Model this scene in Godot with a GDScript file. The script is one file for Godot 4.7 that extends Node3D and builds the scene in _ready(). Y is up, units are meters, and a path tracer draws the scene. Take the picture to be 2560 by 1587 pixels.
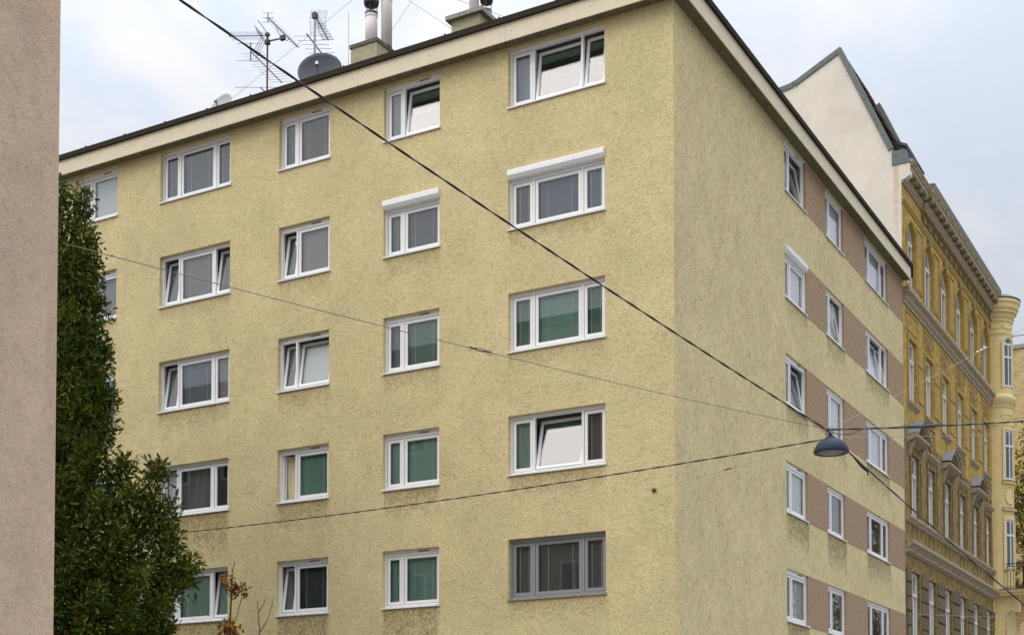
extends Node3D
# A cream rendered apartment block on a street corner, an ochre historicist house with a white firewall and a
# rounded oriel beyond it, a pink rendered house and an oak at the left, a lamp hung on cables over the crossing.
# World: the block's street corner stands at the origin; its long face looks to +Z, its street face to +X.

const F := 3452.695                     # focal length and principal point of the photograph, in its pixels
const PX := 1279.591
const PY := 1800.14
const CAM := Vector3(11.304, 1.6, 26.792)
const YAW := 29.66674
const PITCH := 2.025314

var M := {}
var cache := {}
var rng := RandomNumberGenerator.new()

func _ready():
	rng.seed = 7
	setup_view()
	setup_materials()
	setting()
	apartment_block()
	ochre_house()
	oriel_house()
	pink_house()
	far_house()
	roof_things()
	trees()
	lamp_and_cables()

# ---------------------------------------------------------------- camera, sky, sun, exposure
func setup_view():
	var cam := Camera3D.new()
	cam.name = "camera"
	cam.projection = Camera3D.PROJECTION_FRUSTUM
	cam.near = 0.1
	cam.far = 600.0
	cam.size = 1587.0 / F * cam.near
	cam.frustum_offset = Vector2((1280.0 - PX) / F, (PY - 793.5) / F) * cam.near
	cam.position = CAM
	cam.rotation_degrees = Vector3(PITCH, YAW, 0)
	add_child(cam)
	cam.current = true
	var e := Environment.new()
	e.background_mode = Environment.BG_SKY
	var sk := Sky.new()
	var pm := PanoramaSkyMaterial.new()
	pm.panorama = sky_image()
	sk.sky_material = pm
	e.sky = sk
	e.background_energy_multiplier = 1.0
	e.tonemap_mode = Environment.TONE_MAPPER_LINEAR
	e.tonemap_exposure = 1.6
	e.sdfgi_enabled = true
	e.ssao_enabled = true
	e.ssil_enabled = true
	var we := WorldEnvironment.new()
	we.name = "world_environment"
	we.environment = e
	add_child(we)
	var sun := DirectionalLight3D.new()
	sun.name = "sun"
	sun.light_color = Color(1.0, 0.975, 0.94)
	sun.light_energy = 0.12
	sun.light_angular_distance = 19.0
	sun.shadow_enabled = true
	add_child(sun)
	sun.look_at_from_position(SUN * 50.0, Vector3.ZERO)

const SUN := Vector3(-0.449, 0.656, 0.607)

func sky_image() -> ImageTexture:
	var w := 2048
	var h := 1024
	var n1 := FastNoiseLite.new()
	n1.seed = 11
	n1.frequency = 1.6
	n1.fractal_octaves = 6
	n1.fractal_gain = 0.55
	n1.domain_warp_enabled = true
	n1.domain_warp_amplitude = 0.35
	n1.domain_warp_frequency = 1.2
	var n2 := FastNoiseLite.new()
	n2.seed = 4
	n2.frequency = 0.8
	n2.fractal_octaves = 4
	var data := PackedFloat32Array()
	data.resize(w * h * 3)
	var sd := SUN.normalized()
	var k := 0
	for y in h:
		var th := PI * (y + 0.5) / h
		var cy := cos(th)
		var sy := sin(th)
		if cy < -0.02:
			for x in w:                       # below the horizon: haze over the town
				data[k] = 0.25
				data[k + 1] = 0.25
				data[k + 2] = 0.25
				k += 3
			continue
		for x in w:
			var ph := TAU * (x + 0.5) / w
			var dx := sin(ph) * sy
			var dz := -cos(ph) * sy
			# thin cloud seen as a layer overhead: stretched towards the horizon
			var q := 1.0 / (maxf(cy, 0.0) + 0.22)
			var c := n1.get_noise_3d(dx * q * 1.9, dz * q * 1.1, 3.0) * 0.5 + 0.5
			var big := n2.get_noise_3d(dx * q, dz * q, 9.0) * 0.5 + 0.5
			var cl := smoothstep(0.47, 0.84, c * 0.62 + big * 0.46)
			var glow := dx * sd.x + cy * sd.y + dz * sd.z
			glow = pow(clampf(glow * 0.5 + 0.5, 0.0, 1.0), 5.0)
			var lum := (0.87 + 5.0 * pow(maxf(cy, 0.0), 3.5) + glow) / 1.65      # a veiled sky is brightest overhead and round the sun
			data[k] = lerpf(0.63, 0.82, cl) * lum * (1.0 + glow * 0.06)
			data[k + 1] = lerpf(0.70, 0.822, cl) * lum
			data[k + 2] = lerpf(0.825, 0.825, cl) * lum * (1.0 - glow * 0.06)
			k += 3
	var im := Image.create_from_data(w, h, false, Image.FORMAT_RGBF, data.to_byte_array())
	return ImageTexture.create_from_image(im)

# ---------------------------------------------------------------- photograph pixel to direction
func ray(px: float, py: float) -> Vector3:
	var d := Vector3((px - PX) / F, -(py - PY) / F, -1.0)
	return Basis.from_euler(Vector3(deg_to_rad(PITCH), deg_to_rad(YAW), 0)) * d
func at(px, py, t) -> Vector3:
	return CAM + ray(px, py) * t
func on_z(px, py, z) -> Vector3:
	var d := ray(px, py)
	return CAM + d * ((z - CAM.z) / d.z)
func on_x(px, py, x) -> Vector3:
	var d := ray(px, py)
	return CAM + d * ((x - CAM.x) / d.x)
func on_y(px, py, y) -> Vector3:
	var d := ray(px, py)
	return CAM + d * ((y - CAM.y) / d.y)

# ---------------------------------------------------------------- mesh helpers
func mb(flat := true) -> SurfaceTool:
	var st := SurfaceTool.new()
	st.begin(Mesh.PRIMITIVE_TRIANGLES)
	st.set_smooth_group(-1 if flat else 0)
	return st

func tri(st: SurfaceTool, a: Vector3, b: Vector3, c: Vector3):
	st.add_vertex(a)
	st.add_vertex(b)
	st.add_vertex(c)

func quad(st: SurfaceTool, a: Vector3, b: Vector3, c: Vector3, d: Vector3):   # clockwise seen from the front
	tri(st, a, b, c)
	tri(st, a, c, d)

func bx(st: SurfaceTool, a: Vector3, b: Vector3):
	var x0 := minf(a.x, b.x)
	var x1 := maxf(a.x, b.x)
	var y0 := minf(a.y, b.y)
	var y1 := maxf(a.y, b.y)
	var z0 := minf(a.z, b.z)
	var z1 := maxf(a.z, b.z)
	quad(st, Vector3(x0, y1, z1), Vector3(x1, y1, z1), Vector3(x1, y0, z1), Vector3(x0, y0, z1))
	quad(st, Vector3(x1, y1, z0), Vector3(x0, y1, z0), Vector3(x0, y0, z0), Vector3(x1, y0, z0))
	quad(st, Vector3(x1, y1, z1), Vector3(x1, y1, z0), Vector3(x1, y0, z0), Vector3(x1, y0, z1))
	quad(st, Vector3(x0, y1, z0), Vector3(x0, y1, z1), Vector3(x0, y0, z1), Vector3(x0, y0, z0))
	quad(st, Vector3(x0, y1, z0), Vector3(x1, y1, z0), Vector3(x1, y1, z1), Vector3(x0, y1, z1))
	quad(st, Vector3(x0, y0, z1), Vector3(x1, y0, z1), Vector3(x1, y0, z0), Vector3(x0, y0, z0))

# a box whose front edges (towards +z) are chamfered by c
func chamfered(st: SurfaceTool, a: Vector3, b: Vector3, c: float):
	var p := [Vector2(a.x, a.y), Vector2(b.x, a.y), Vector2(b.x, b.y), Vector2(a.x, b.y)]
	var n := [Vector2(a.x + c, a.y + c), Vector2(b.x - c, a.y + c), Vector2(b.x - c, b.y - c), Vector2(a.x + c, b.y - c)]
	var zf := b.z
	var zc := b.z - c
	quad(st, v3(n[3], zf), v3(n[2], zf), v3(n[1], zf), v3(n[0], zf))
	for i in 4:
		var j := (i + 1) % 4
		quad(st, v3(n[i], zf), v3(n[j], zf), v3(p[j], zc), v3(p[i], zc))
		quad(st, v3(p[i], zc), v3(p[j], zc), v3(p[j], a.z), v3(p[i], a.z))

func v3(p: Vector2, z: float) -> Vector3:
	return Vector3(p.x, p.y, z)

func ring(st: SurfaceTool, x0: float, y0: float, x1: float, y1: float, l: float, r: float, t: float, b: float, z0: float, z1: float):
	bx(st, Vector3(x0, y0, z0), Vector3(x0 + l, y1, z1))
	bx(st, Vector3(x1 - r, y0, z0), Vector3(x1, y1, z1))
	bx(st, Vector3(x0 + l, y1 - t, z0), Vector3(x1 - r, y1, z1))
	bx(st, Vector3(x0 + l, y0, z0), Vector3(x1 - r, y0 + b, z1))

func tube(st: SurfaceTool, pts: Array, radii, sides := 6, caps := true):
	var n := pts.size()
	var rings := []
	var up := Vector3.UP
	for i in n:
		var d: Vector3 = (pts[mini(i + 1, n - 1)] - pts[maxi(i - 1, 0)]).normalized()
		if absf(d.dot(up)) > 0.95:
			up = Vector3.RIGHT if absf(d.x) < 0.9 else Vector3.FORWARD
		var s := d.cross(up).normalized()
		up = s.cross(d).normalized()
		var r: float = radii[i] if radii is Array else radii
		var c := []
		for k in sides:
			var a := TAU * k / sides
			c.append(pts[i] + (s * cos(a) + up * sin(a)) * r)
		rings.append(c)
	for i in n - 1:
		for k in sides:
			var j := (k + 1) % sides
			quad(st, rings[i][k], rings[i][j], rings[i + 1][j], rings[i + 1][k])
	if caps:
		for k in range(1, sides - 1):
			tri(st, rings[0][0], rings[0][k + 1], rings[0][k])
			tri(st, rings[n - 1][0], rings[n - 1][k], rings[n - 1][k + 1])

# profile of Vector2(radius, y) turned round the y axis; a0..a1 in radians (angle 0 = +z, growing to +x)
func lathe(st: SurfaceTool, prof: Array, sides := 24, a0 := 0.0, a1 := TAU, c := Vector3.ZERO):
	for i in prof.size() - 1:
		for k in sides:
			var t0 := lerpf(a0, a1, float(k) / sides)
			var t1 := lerpf(a0, a1, float(k + 1) / sides)
			var p: Vector2 = prof[i]
			var q: Vector2 = prof[i + 1]
			quad(st, c + Vector3(sin(t0) * q.x, q.y, cos(t0) * q.x), c + Vector3(sin(t1) * q.x, q.y, cos(t1) * q.x), c + Vector3(sin(t1) * p.x, p.y, cos(t1) * p.x), c + Vector3(sin(t0) * p.x, p.y, cos(t0) * p.x))

# profile of Vector2(z out, y) pushed along x from x0 to x1, with end caps fanned from the wall
func moulding(st: SurfaceTool, prof: Array, x0: float, x1: float, caps := true):
	for i in prof.size() - 1:
		var p: Vector2 = prof[i]
		var q: Vector2 = prof[i + 1]
		quad(st, Vector3(x0, q.y, q.x), Vector3(x1, q.y, q.x), Vector3(x1, p.y, p.x), Vector3(x0, p.y, p.x))
	if caps:
		var poly := PackedVector2Array()
		for p in prof:
			poly.append(p)
		var ids := Geometry2D.triangulate_polygon(poly)
		for i in range(0, ids.size(), 3):
			for x in [x0, x1]:
				tri(st, Vector3(x, poly[ids[i]].y, poly[ids[i]].x), Vector3(x, poly[ids[i + 1]].y, poly[ids[i + 1]].x), Vector3(x, poly[ids[i + 2]].y, poly[ids[i + 2]].x))

func ball(st: SurfaceTool, c: Vector3, r: Vector3, n := 6):
	for i in n:
		for k in n:
			var a0 := PI * i / n
			var a1 := PI * (i + 1) / n
			var b0 := TAU * k / n
			var b1 := TAU * (k + 1) / n
			quad(st, c + sph(a0, b0) * r, c + sph(a0, b1) * r, c + sph(a1, b1) * r, c + sph(a1, b0) * r)

func sph(a: float, b: float) -> Vector3:
	return Vector3(sin(a) * sin(b), cos(a), sin(a) * cos(b))

func build(st: SurfaceTool) -> ArrayMesh:
	st.generate_normals()
	return st.commit()

func put(called: String, m: Mesh, mat: Material, parent: Node3D, xf := Transform3D()) -> MeshInstance3D:
	var o := MeshInstance3D.new()
	o.name = called
	o.mesh = m
	o.material_override = mat
	o.transform = xf
	parent.add_child(o, true)
	return o

func obj(called: String, st: SurfaceTool, mat: Material, parent: Node3D, xf := Transform3D()) -> MeshInstance3D:
	return put(called, build(st), mat, parent, xf)

var taken := {}
func numbered(called: String) -> String:
	taken[called] = taken.get(called, 0) + 1
	return called if taken[called] == 1 else "%s_%03d" % [called, taken[called] - 1]

func thing(called: String, label: String, category: String, where := Vector3.ZERO, turn := 0.0, group := "") -> Node3D:
	var o := Node3D.new()
	o.name = numbered(called)
	add_child(o)
	o.position = where
	o.rotation.y = turn
	tag(o, label, category, group)
	return o

func tag(o: Node, label: String, category: String, group := ""):
	o.set_meta("label", label)
	o.set_meta("category", category)
	if group:
		o.set_meta("group", group)

func single(called: String, st: SurfaceTool, mat: Material, label: String, category: String, group := "") -> MeshInstance3D:
	var o := put(numbered(called), build(st), mat, self)
	tag(o, label, category, group)
	return o

# ---------------------------------------------------------------- materials
func lc(r: float, g: float, b: float, a := 1.0) -> Color:
	var c := Color(r, g, b).linear_to_srgb()
	c.a = a
	return c

func plain(r: float, g: float, b: float, rough := 0.7, metal := 0.0) -> StandardMaterial3D:
	var m := StandardMaterial3D.new()
	m.albedo_color = lc(r, g, b)
	m.roughness = rough
	m.metallic = metal
	return m

# base colour with blotches and grain, laid from three sides in world metres
func mottled(r: float, g: float, b: float, amount: float, size: float, rough := 0.85, seed_ := 1, relief := 0.0, squash := Vector3.ONE) -> StandardMaterial3D:
	var m := StandardMaterial3D.new()
	m.roughness = rough
	var n := FastNoiseLite.new()
	n.seed = seed_
	n.noise_type = FastNoiseLite.TYPE_SIMPLEX_SMOOTH
	n.frequency = 0.012
	n.fractal_octaves = 7
	n.fractal_gain = 0.62
	var t := NoiseTexture2D.new()
	t.width = 512
	t.height = 512
	t.seamless = true
	t.noise = n
	var gr := Gradient.new()
	gr.offsets = PackedFloat32Array([0.15, 0.5, 0.85])
	gr.colors = PackedColorArray([lc(r * (1 - amount), g * (1 - amount), b * (1 - amount * 1.1)), lc(r, g, b), lc(r * (1 + amount * 0.6), g * (1 + amount * 0.6), b * (1 + amount * 0.6))])
	t.color_ramp = gr
	m.albedo_texture = t
	m.uv1_triplanar = true
	m.uv1_world_triplanar = true
	m.uv1_scale = squash / size
	if relief > 0.0:
		var tn := NoiseTexture2D.new()
		tn.width = 512
		tn.height = 512
		tn.seamless = true
		var nn: FastNoiseLite = n.duplicate()
		nn.frequency = 0.05
		tn.noise = nn
		tn.as_normal_map = true
		tn.bump_strength = 4.0
		m.normal_enabled = true
		m.normal_texture = tn
		m.normal_scale = relief
	return m

func setup_materials():
	M.pvc = plain(0.83, 0.81, 0.77, 0.4)
	M.alu = plain(0.27, 0.265, 0.265, 0.4)
	M.sill = plain(0.76, 0.76, 0.75, 0.4)
	M.slot = plain(0.12, 0.12, 0.11, 0.8)
	M.gasket_shadow = plain(0.06, 0.06, 0.06, 0.6)  # dark colour for seals and for shadow lines painted round the panes
	M.interior = plain(0.30, 0.28, 0.25, 0.9)
	var g := StandardMaterial3D.new()
	g.transparency = BaseMaterial3D.TRANSPARENCY_ALPHA
	g.albedo_color = Color(0.10, 0.16, 0.14, 0.12)
	g.roughness = 0.0
	g.metallic_specular = 0.5
	M.glass = g
	M.blind_grey = plain(0.40, 0.41, 0.43, 0.6)
	M.blind_blue = plain(0.17, 0.235, 0.285, 0.6)
	M.blind_green = plain(0.26, 0.47, 0.36, 0.6)
	M.blind_moss = plain(0.17, 0.31, 0.22, 0.6)
	M.curtain_dim = plain(0.12, 0.14, 0.13, 0.9)
	M.blind_dark = plain(0.055, 0.065, 0.06, 0.6)
	M.blind_pale = plain(0.62, 0.70, 0.68, 0.6)
	M.blind_white = plain(0.85, 0.85, 0.85, 0.6)
	M.curtain_white = plain(0.6, 0.6, 0.58, 0.9)
	M.curtain_blue = plain(0.30, 0.34, 0.42, 0.9)
	M.curtain_yellow = plain(0.80, 0.72, 0.46, 0.9)
	for k in ["curtain_white", "curtain_blue", "curtain_yellow"]:
		M[k].backlight_enabled = true
		M[k].backlight = Color(0.3, 0.3, 0.25)
	M.fascia = mottled(0.70, 0.59, 0.40, 0.05, 3.0, 0.55, 21)
	M.fascia_east = M.fascia
	M.roof_edge = plain(0.042, 0.033, 0.024, 0.8)
	M.roof_edge.metallic_specular = 0.15
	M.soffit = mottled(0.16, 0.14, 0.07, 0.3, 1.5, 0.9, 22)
	M.brown = mottled(0.37, 0.243, 0.142, 0.22, 0.9, 0.92, 23, 0.7)
	M.chimney = mottled(0.40, 0.36, 0.22, 0.18, 1.3, 0.9, 24, 0.4)
	M.concrete = mottled(0.30, 0.27, 0.23, 0.3, 0.7, 0.9, 25, 0.4)
	M.cap_brown = mottled(0.14, 0.115, 0.08, 0.3, 0.7, 0.9, 26, 0.4)
	M.steel = plain(0.66, 0.60, 0.53, 0.6, 0.0)
	M.steel_dark = plain(0.05, 0.05, 0.045, 0.5, 0.3)
	M.antenna = plain(0.05, 0.045, 0.04, 0.5, 0.3)
	M.antenna_pale = plain(0.30, 0.30, 0.31, 0.4, 0.6)
	M.rust = mottled(0.16, 0.075, 0.035, 0.4, 0.3, 0.85, 27)
	M.dish = plain(0.045, 0.046, 0.052, 0.7)
	M.dish_pale = plain(0.34, 0.33, 0.33, 0.5)
	M.cable = plain(0.014, 0.013, 0.012, 0.55)
	M.wire = plain(0.13, 0.12, 0.11, 0.45, 0.4)
	M.wire_pale = plain(0.34, 0.32, 0.29, 0.5, 0.2)
	M.lamp_blue = plain(0.018, 0.028, 0.048, 0.5)
	M.lamp_blue.metallic_specular = 0.3
	M.lamp_rim = plain(0.05, 0.045, 0.04, 0.5)
	M.lamp_inside = plain(0.5, 0.5, 0.46, 0.3, 0.6)
	var lg := StandardMaterial3D.new()
	lg.transparency = BaseMaterial3D.TRANSPARENCY_ALPHA
	lg.albedo_color = Color(0.5, 0.5, 0.44, 0.35)
	lg.roughness = 0.05
	M.lamp_glass = lg
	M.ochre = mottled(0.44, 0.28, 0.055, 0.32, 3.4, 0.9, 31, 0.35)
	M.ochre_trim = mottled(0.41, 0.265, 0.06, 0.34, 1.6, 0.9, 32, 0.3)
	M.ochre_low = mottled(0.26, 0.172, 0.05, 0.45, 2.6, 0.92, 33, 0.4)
	M.ochre_block = [mottled(0.13, 0.097, 0.05, 0.45, 1.1, 0.95, 34, 0.5), mottled(0.165, 0.12, 0.055, 0.45, 1.3, 0.95, 35, 0.5)]
	M.cornice = mottled(0.37, 0.295, 0.18, 0.6, 1.1, 0.92, 36, 0.4)
	M.cornice_dark = M.cornice
	M.garland = mottled(0.16, 0.12, 0.06, 0.5, 0.5, 0.95, 38)
	M.relief = mottled(0.30, 0.21, 0.085, 0.45, 0.6, 0.95, 39)
	M.firewall = mottled(0.68, 0.62, 0.52, 0.07, 4.0, 0.9, 40, 0.25)
	M.stain = mottled(0.55, 0.40, 0.17, 0.4, 0.7, 0.9, 41, 0.0, Vector3(1, 0.3, 1))
	M.copper = mottled(0.115, 0.135, 0.115, 0.25, 1.4, 0.55, 42)
	M.tile = [plain(0.10, 0.045, 0.03, 0.9), plain(0.075, 0.035, 0.025, 0.9), plain(0.13, 0.06, 0.035, 0.9)]
	M.sky_glass = plain(0.05, 0.12, 0.2, 0.05)
	M.old_white = mottled(0.70, 0.68, 0.64, 0.2, 0.5, 0.6, 43)
	M.pale = mottled(0.78, 0.60, 0.28, 0.10, 2.0, 0.85, 44, 0.2)
	M.iron = plain(0.018, 0.017, 0.016, 0.5, 0.4)
	M.far_wall = mottled(0.48, 0.35, 0.16, 0.35, 6.0, 0.9, 45, 0.0, Vector3(1, 4, 1))
	M.asphalt = mottled(0.11, 0.11, 0.11, 0.25, 2.0, 0.9, 46)
	M.pavement = mottled(0.30, 0.29, 0.27, 0.2, 2.0, 0.9, 47)
	M.kerb = mottled(0.28, 0.27, 0.25, 0.2, 1.0, 0.9, 48)
	M.bark = mottled(0.09, 0.07, 0.05, 0.4, 0.4, 0.95, 49)
	M.twig = plain(0.10, 0.065, 0.045, 0.9)
	M.plinth = mottled(0.33, 0.30, 0.21, 0.2, 1.5, 0.9, 50)
	M.across = mottled(0.38, 0.34, 0.27, 0.15, 4.0, 0.9, 51)
	var leaf := StandardMaterial3D.new()
	leaf.vertex_color_use_as_albedo = true
	leaf.roughness = 0.7
	leaf.metallic_specular = 0.25
	leaf.backlight_enabled = true
	leaf.backlight = Color(0.30, 0.34, 0.10)
	M.leaf = leaf
	var dry: StandardMaterial3D = leaf.duplicate()
	dry.roughness = 0.8
	M.dry_leaf = dry

# ---------------------------------------------------------------- rendered (plastered) faces as computed textures
# w x h pixels over size metres; strokes of the trowel, blotches, and the dirt listed in stains (metres from the face's lower left corner)
func plaster(w: int, h: int, size: Vector2, base: Color, upright: bool, strokes: int, stains: Array, seed_: int, contrast: float, dirt_color: Color) -> Array:
	var r := RandomNumberGenerator.new()
	r.seed = seed_
	var n := w * h
	var st := PackedFloat32Array()
	st.resize(n)
	for i in strokes:
		var x := r.randf() * w
		var y := r.randf() * h
		var a: float = (PI / 2 + r.randfn(0.25, 0.28)) if upright and r.randf() < 0.8 else r.randf() * TAU
		var bend := r.randfn(0, 0.22 if not upright else 0.08)
		var len := r.randi_range(3, 7) if not upright else r.randi_range(6, 20)
		var amp := r.randfn(-0.25, 1.0)
		if upright and amp < 0 and r.randf() < 0.10:
			amp *= 2.4
		for k in len:
			var xi := int(x)
			var yi := int(y)
			if xi >= 0 and yi >= 0 and xi < w and yi < h:
				st[yi * w + xi] += amp
				if upright and xi + 1 < w:
					st[yi * w + xi + 1] += amp * 0.6
			x += cos(a)
			y += sin(a)
			a += bend
	# hairline cracks wander down the face
	for i in 7:
		var x := r.randf() * w
		var y := r.randf() * h * 0.8
		for k in r.randi_range(40, 150):
			var xi := clampi(int(x), 0, w - 1)
			var yi := clampi(int(y), 0, h - 1)
			st[yi * w + xi] -= 1.8
			x += r.randfn(0.0, 0.7)
			y += r.randf_range(0.3, 1.0)
	# dirt
	var dirt := PackedFloat32Array()
	dirt.resize(n)
	var gn := FastNoiseLite.new()
	gn.seed = seed_ + 5
	gn.frequency = 0.16
	gn.fractal_octaves = 3
	var sn := FastNoiseLite.new()
	sn.seed = seed_ + 6
	sn.frequency = 0.02
	sn.fractal_octaves = 4
	var ppm := Vector2(w / size.x, h / size.y)
	for s in stains:
		var x0 := clampi(int((s.x0 - 0.1) * ppm.x), 0, w - 1)
		var x1 := clampi(int((s.x1 + 0.1) * ppm.x), 0, w - 1)
		var y0 := clampi(int((size.y - s.top) * ppm.y), 0, h - 1)
		var y1 := clampi(int((size.y - s.bottom) * ppm.y), 0, h - 1)
		for y in range(y0, y1 + 1):
			var v := float(y - y0) / maxf(1.0, y1 - y0)
			for x in range(x0, x1 + 1):
				var mx := x / ppm.x
				var edge := smoothstep(-0.02, 0.02, mx - s.x0) * smoothstep(-0.02, 0.02, s.x1 - mx)
				if edge <= 0.0:
					continue
				# an uneven lower limit, broken up by grain
				var grain := gn.get_noise_2d(x, y * 0.8)
				var d: float = clampf((1.0 - v) * 1.5 + sn.get_noise_2d(x * 1.6, y * 1.6) * 0.7 + grain * 0.6 - 0.05, 0.0, 1.0) * s.s * edge * (0.8 + grain * 0.6)
				if d > dirt[y * w + x]:
					dirt[y * w + x] = d
	var nb := FastNoiseLite.new()
	nb.seed = seed_ + 1
	nb.frequency = 0.006
	nb.fractal_octaves = 5
	nb.fractal_gain = 0.74
	var b1 := nb.get_image(w, h, false, false, false).get_data()
	nb.seed = seed_ + 2
	nb.frequency = 0.0022
	nb.fractal_octaves = 3
	var b2 := nb.get_image(w, h, false, false, false).get_data()
	var lut := PackedByteArray()
	lut.resize(4096)
	for i in 4096:
		lut[i] = int(clampf(Color(i / 4095.0, 0, 0).linear_to_srgb().r, 0, 1) * 255.0 + 0.5)
	var out := PackedByteArray()
	out.resize(n * 3)
	var hb := PackedByteArray()
	hb.resize(n)
	for i in n:
		var sv := clampf(st[i], -3.0, 3.0)
		var f := 1.0 + sv * contrast + (b1[i] - 127) * 0.0011 + (b2[i] - 127) * 0.0006
		var d := dirt[i]
		d = clampf(d * (1.0 - sv * 0.42), 0.0, 1.0)
		var e := 1.0 - d
		# the hollows of the texture are tinted browner
		var hol := clampf(-sv * 0.09, 0.0, 0.28)
		out[i * 3] = lut[clampi(int((base.r * f * e + dirt_color.r * d) * 4095.0), 0, 4095)]
		out[i * 3 + 1] = lut[clampi(int((base.g * f * (1.0 - hol * 0.5) * e + dirt_color.g * d) * 4095.0), 0, 4095)]
		out[i * 3 + 2] = lut[clampi(int((base.b * f * (1.0 - hol) * e + dirt_color.b * d) * 4095.0), 0, 4095)]
		hb[i] = int(127.0 + sv * 38.0)
	var im := Image.create_from_data(w, h, false, Image.FORMAT_RGB8, out)
	var hm := Image.create_from_data(w, h, false, Image.FORMAT_L8, hb)
	hm.convert(Image.FORMAT_RGB8)
	hm.bump_map_to_normal_map(2.0)
	return [ImageTexture.create_from_image(im), ImageTexture.create_from_image(hm)]

func plaster_material(tex: Array, relief: float) -> StandardMaterial3D:
	var m := StandardMaterial3D.new()
	m.albedo_texture = tex[0]
	m.normal_enabled = true
	m.normal_texture = tex[1]
	m.normal_scale = relief
	m.roughness = 0.95
	return m

# a wall in the plane z = 0 from (u0, v0) to (u1, v1) with openings [x0, y0, x1, y1, depth, arched]; texture laid once over frame (Rect2 in the same metres)
func wall_mesh(u0: float, v0: float, u1: float, v1: float, holes: Array, frame: Rect2) -> ArrayMesh:
	var st := mb()
	var xs := [u0, u1]
	var ys := [v0, v1]
	for h in holes:
		for p in [h[0], h[2]]:
			if p > u0 and p < u1 and not xs.has(p):
				xs.append(p)
		for p in [h[1], h[3]]:
			if p > v0 and p < v1 and not ys.has(p):
				ys.append(p)
	xs.sort()
	ys.sort()
	for i in xs.size() - 1:
		for j in ys.size() - 1:
			var cx: float = (xs[i] + xs[i + 1]) / 2
			var cy: float = (ys[j] + ys[j + 1]) / 2
			var inside := false
			for h in holes:
				if cx > h[0] and cx < h[2] and cy > h[1] and cy < h[3]:
					inside = true
					break
			if not inside:
				uquad(st, frame, [Vector3(xs[i], ys[j + 1], 0), Vector3(xs[i + 1], ys[j + 1], 0), Vector3(xs[i + 1], ys[j], 0), Vector3(xs[i], ys[j], 0)])
	for h in holes:
		var d: float = -h[4]
		var a := Vector3(h[0], h[1], 0)
		var b := Vector3(h[2], h[3], 0)
		var dz := Vector3(0, 0, d)
		var arched: bool = h.size() > 5 and h[5]
		var spring: float = b.y - (b.x - a.x) / 2 if arched else b.y
		uquad(st, frame, [Vector3(a.x, spring, d), Vector3(a.x, spring, 0), a, a + dz])
		uquad(st, frame, [Vector3(b.x, spring, 0), Vector3(b.x, spring, d), Vector3(b.x, a.y, d), Vector3(b.x, a.y, 0)])
		uquad(st, frame, [Vector3(a.x, a.y, 0), Vector3(b.x, a.y, 0), Vector3(b.x, a.y, d), Vector3(a.x, a.y, d)])
		if not arched:
			uquad(st, frame, [Vector3(a.x, b.y, d), Vector3(b.x, b.y, d), Vector3(b.x, b.y, 0), Vector3(a.x, b.y, 0)])
		else:
			var rr: float = (b.x - a.x) / 2
			var mx: float = (a.x + b.x) / 2
			var steps := 12
			for k in steps:
				var t0 := PI - PI * k / steps
				var t1 := PI - PI * (k + 1) / steps
				var p := Vector3(mx + cos(t0) * rr, spring + sin(t0) * rr, 0)
				var q := Vector3(mx + cos(t1) * rr, spring + sin(t1) * rr, 0)
				uquad(st, frame, [p + dz, q + dz, q, p])
				uquad(st, frame, [Vector3(p.x, b.y, 0), Vector3(q.x, b.y, 0), q, p])
	return build(st)

func uquad(st: SurfaceTool, f: Rect2, p: Array):
	for i in [0, 1, 2, 0, 2, 3]:
		var v: Vector3 = p[i]
		st.set_uv(Vector2((v.x + v.z - f.position.x) / f.size.x, (f.end.y - v.y) / f.size.y))
		st.add_vertex(v)

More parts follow.
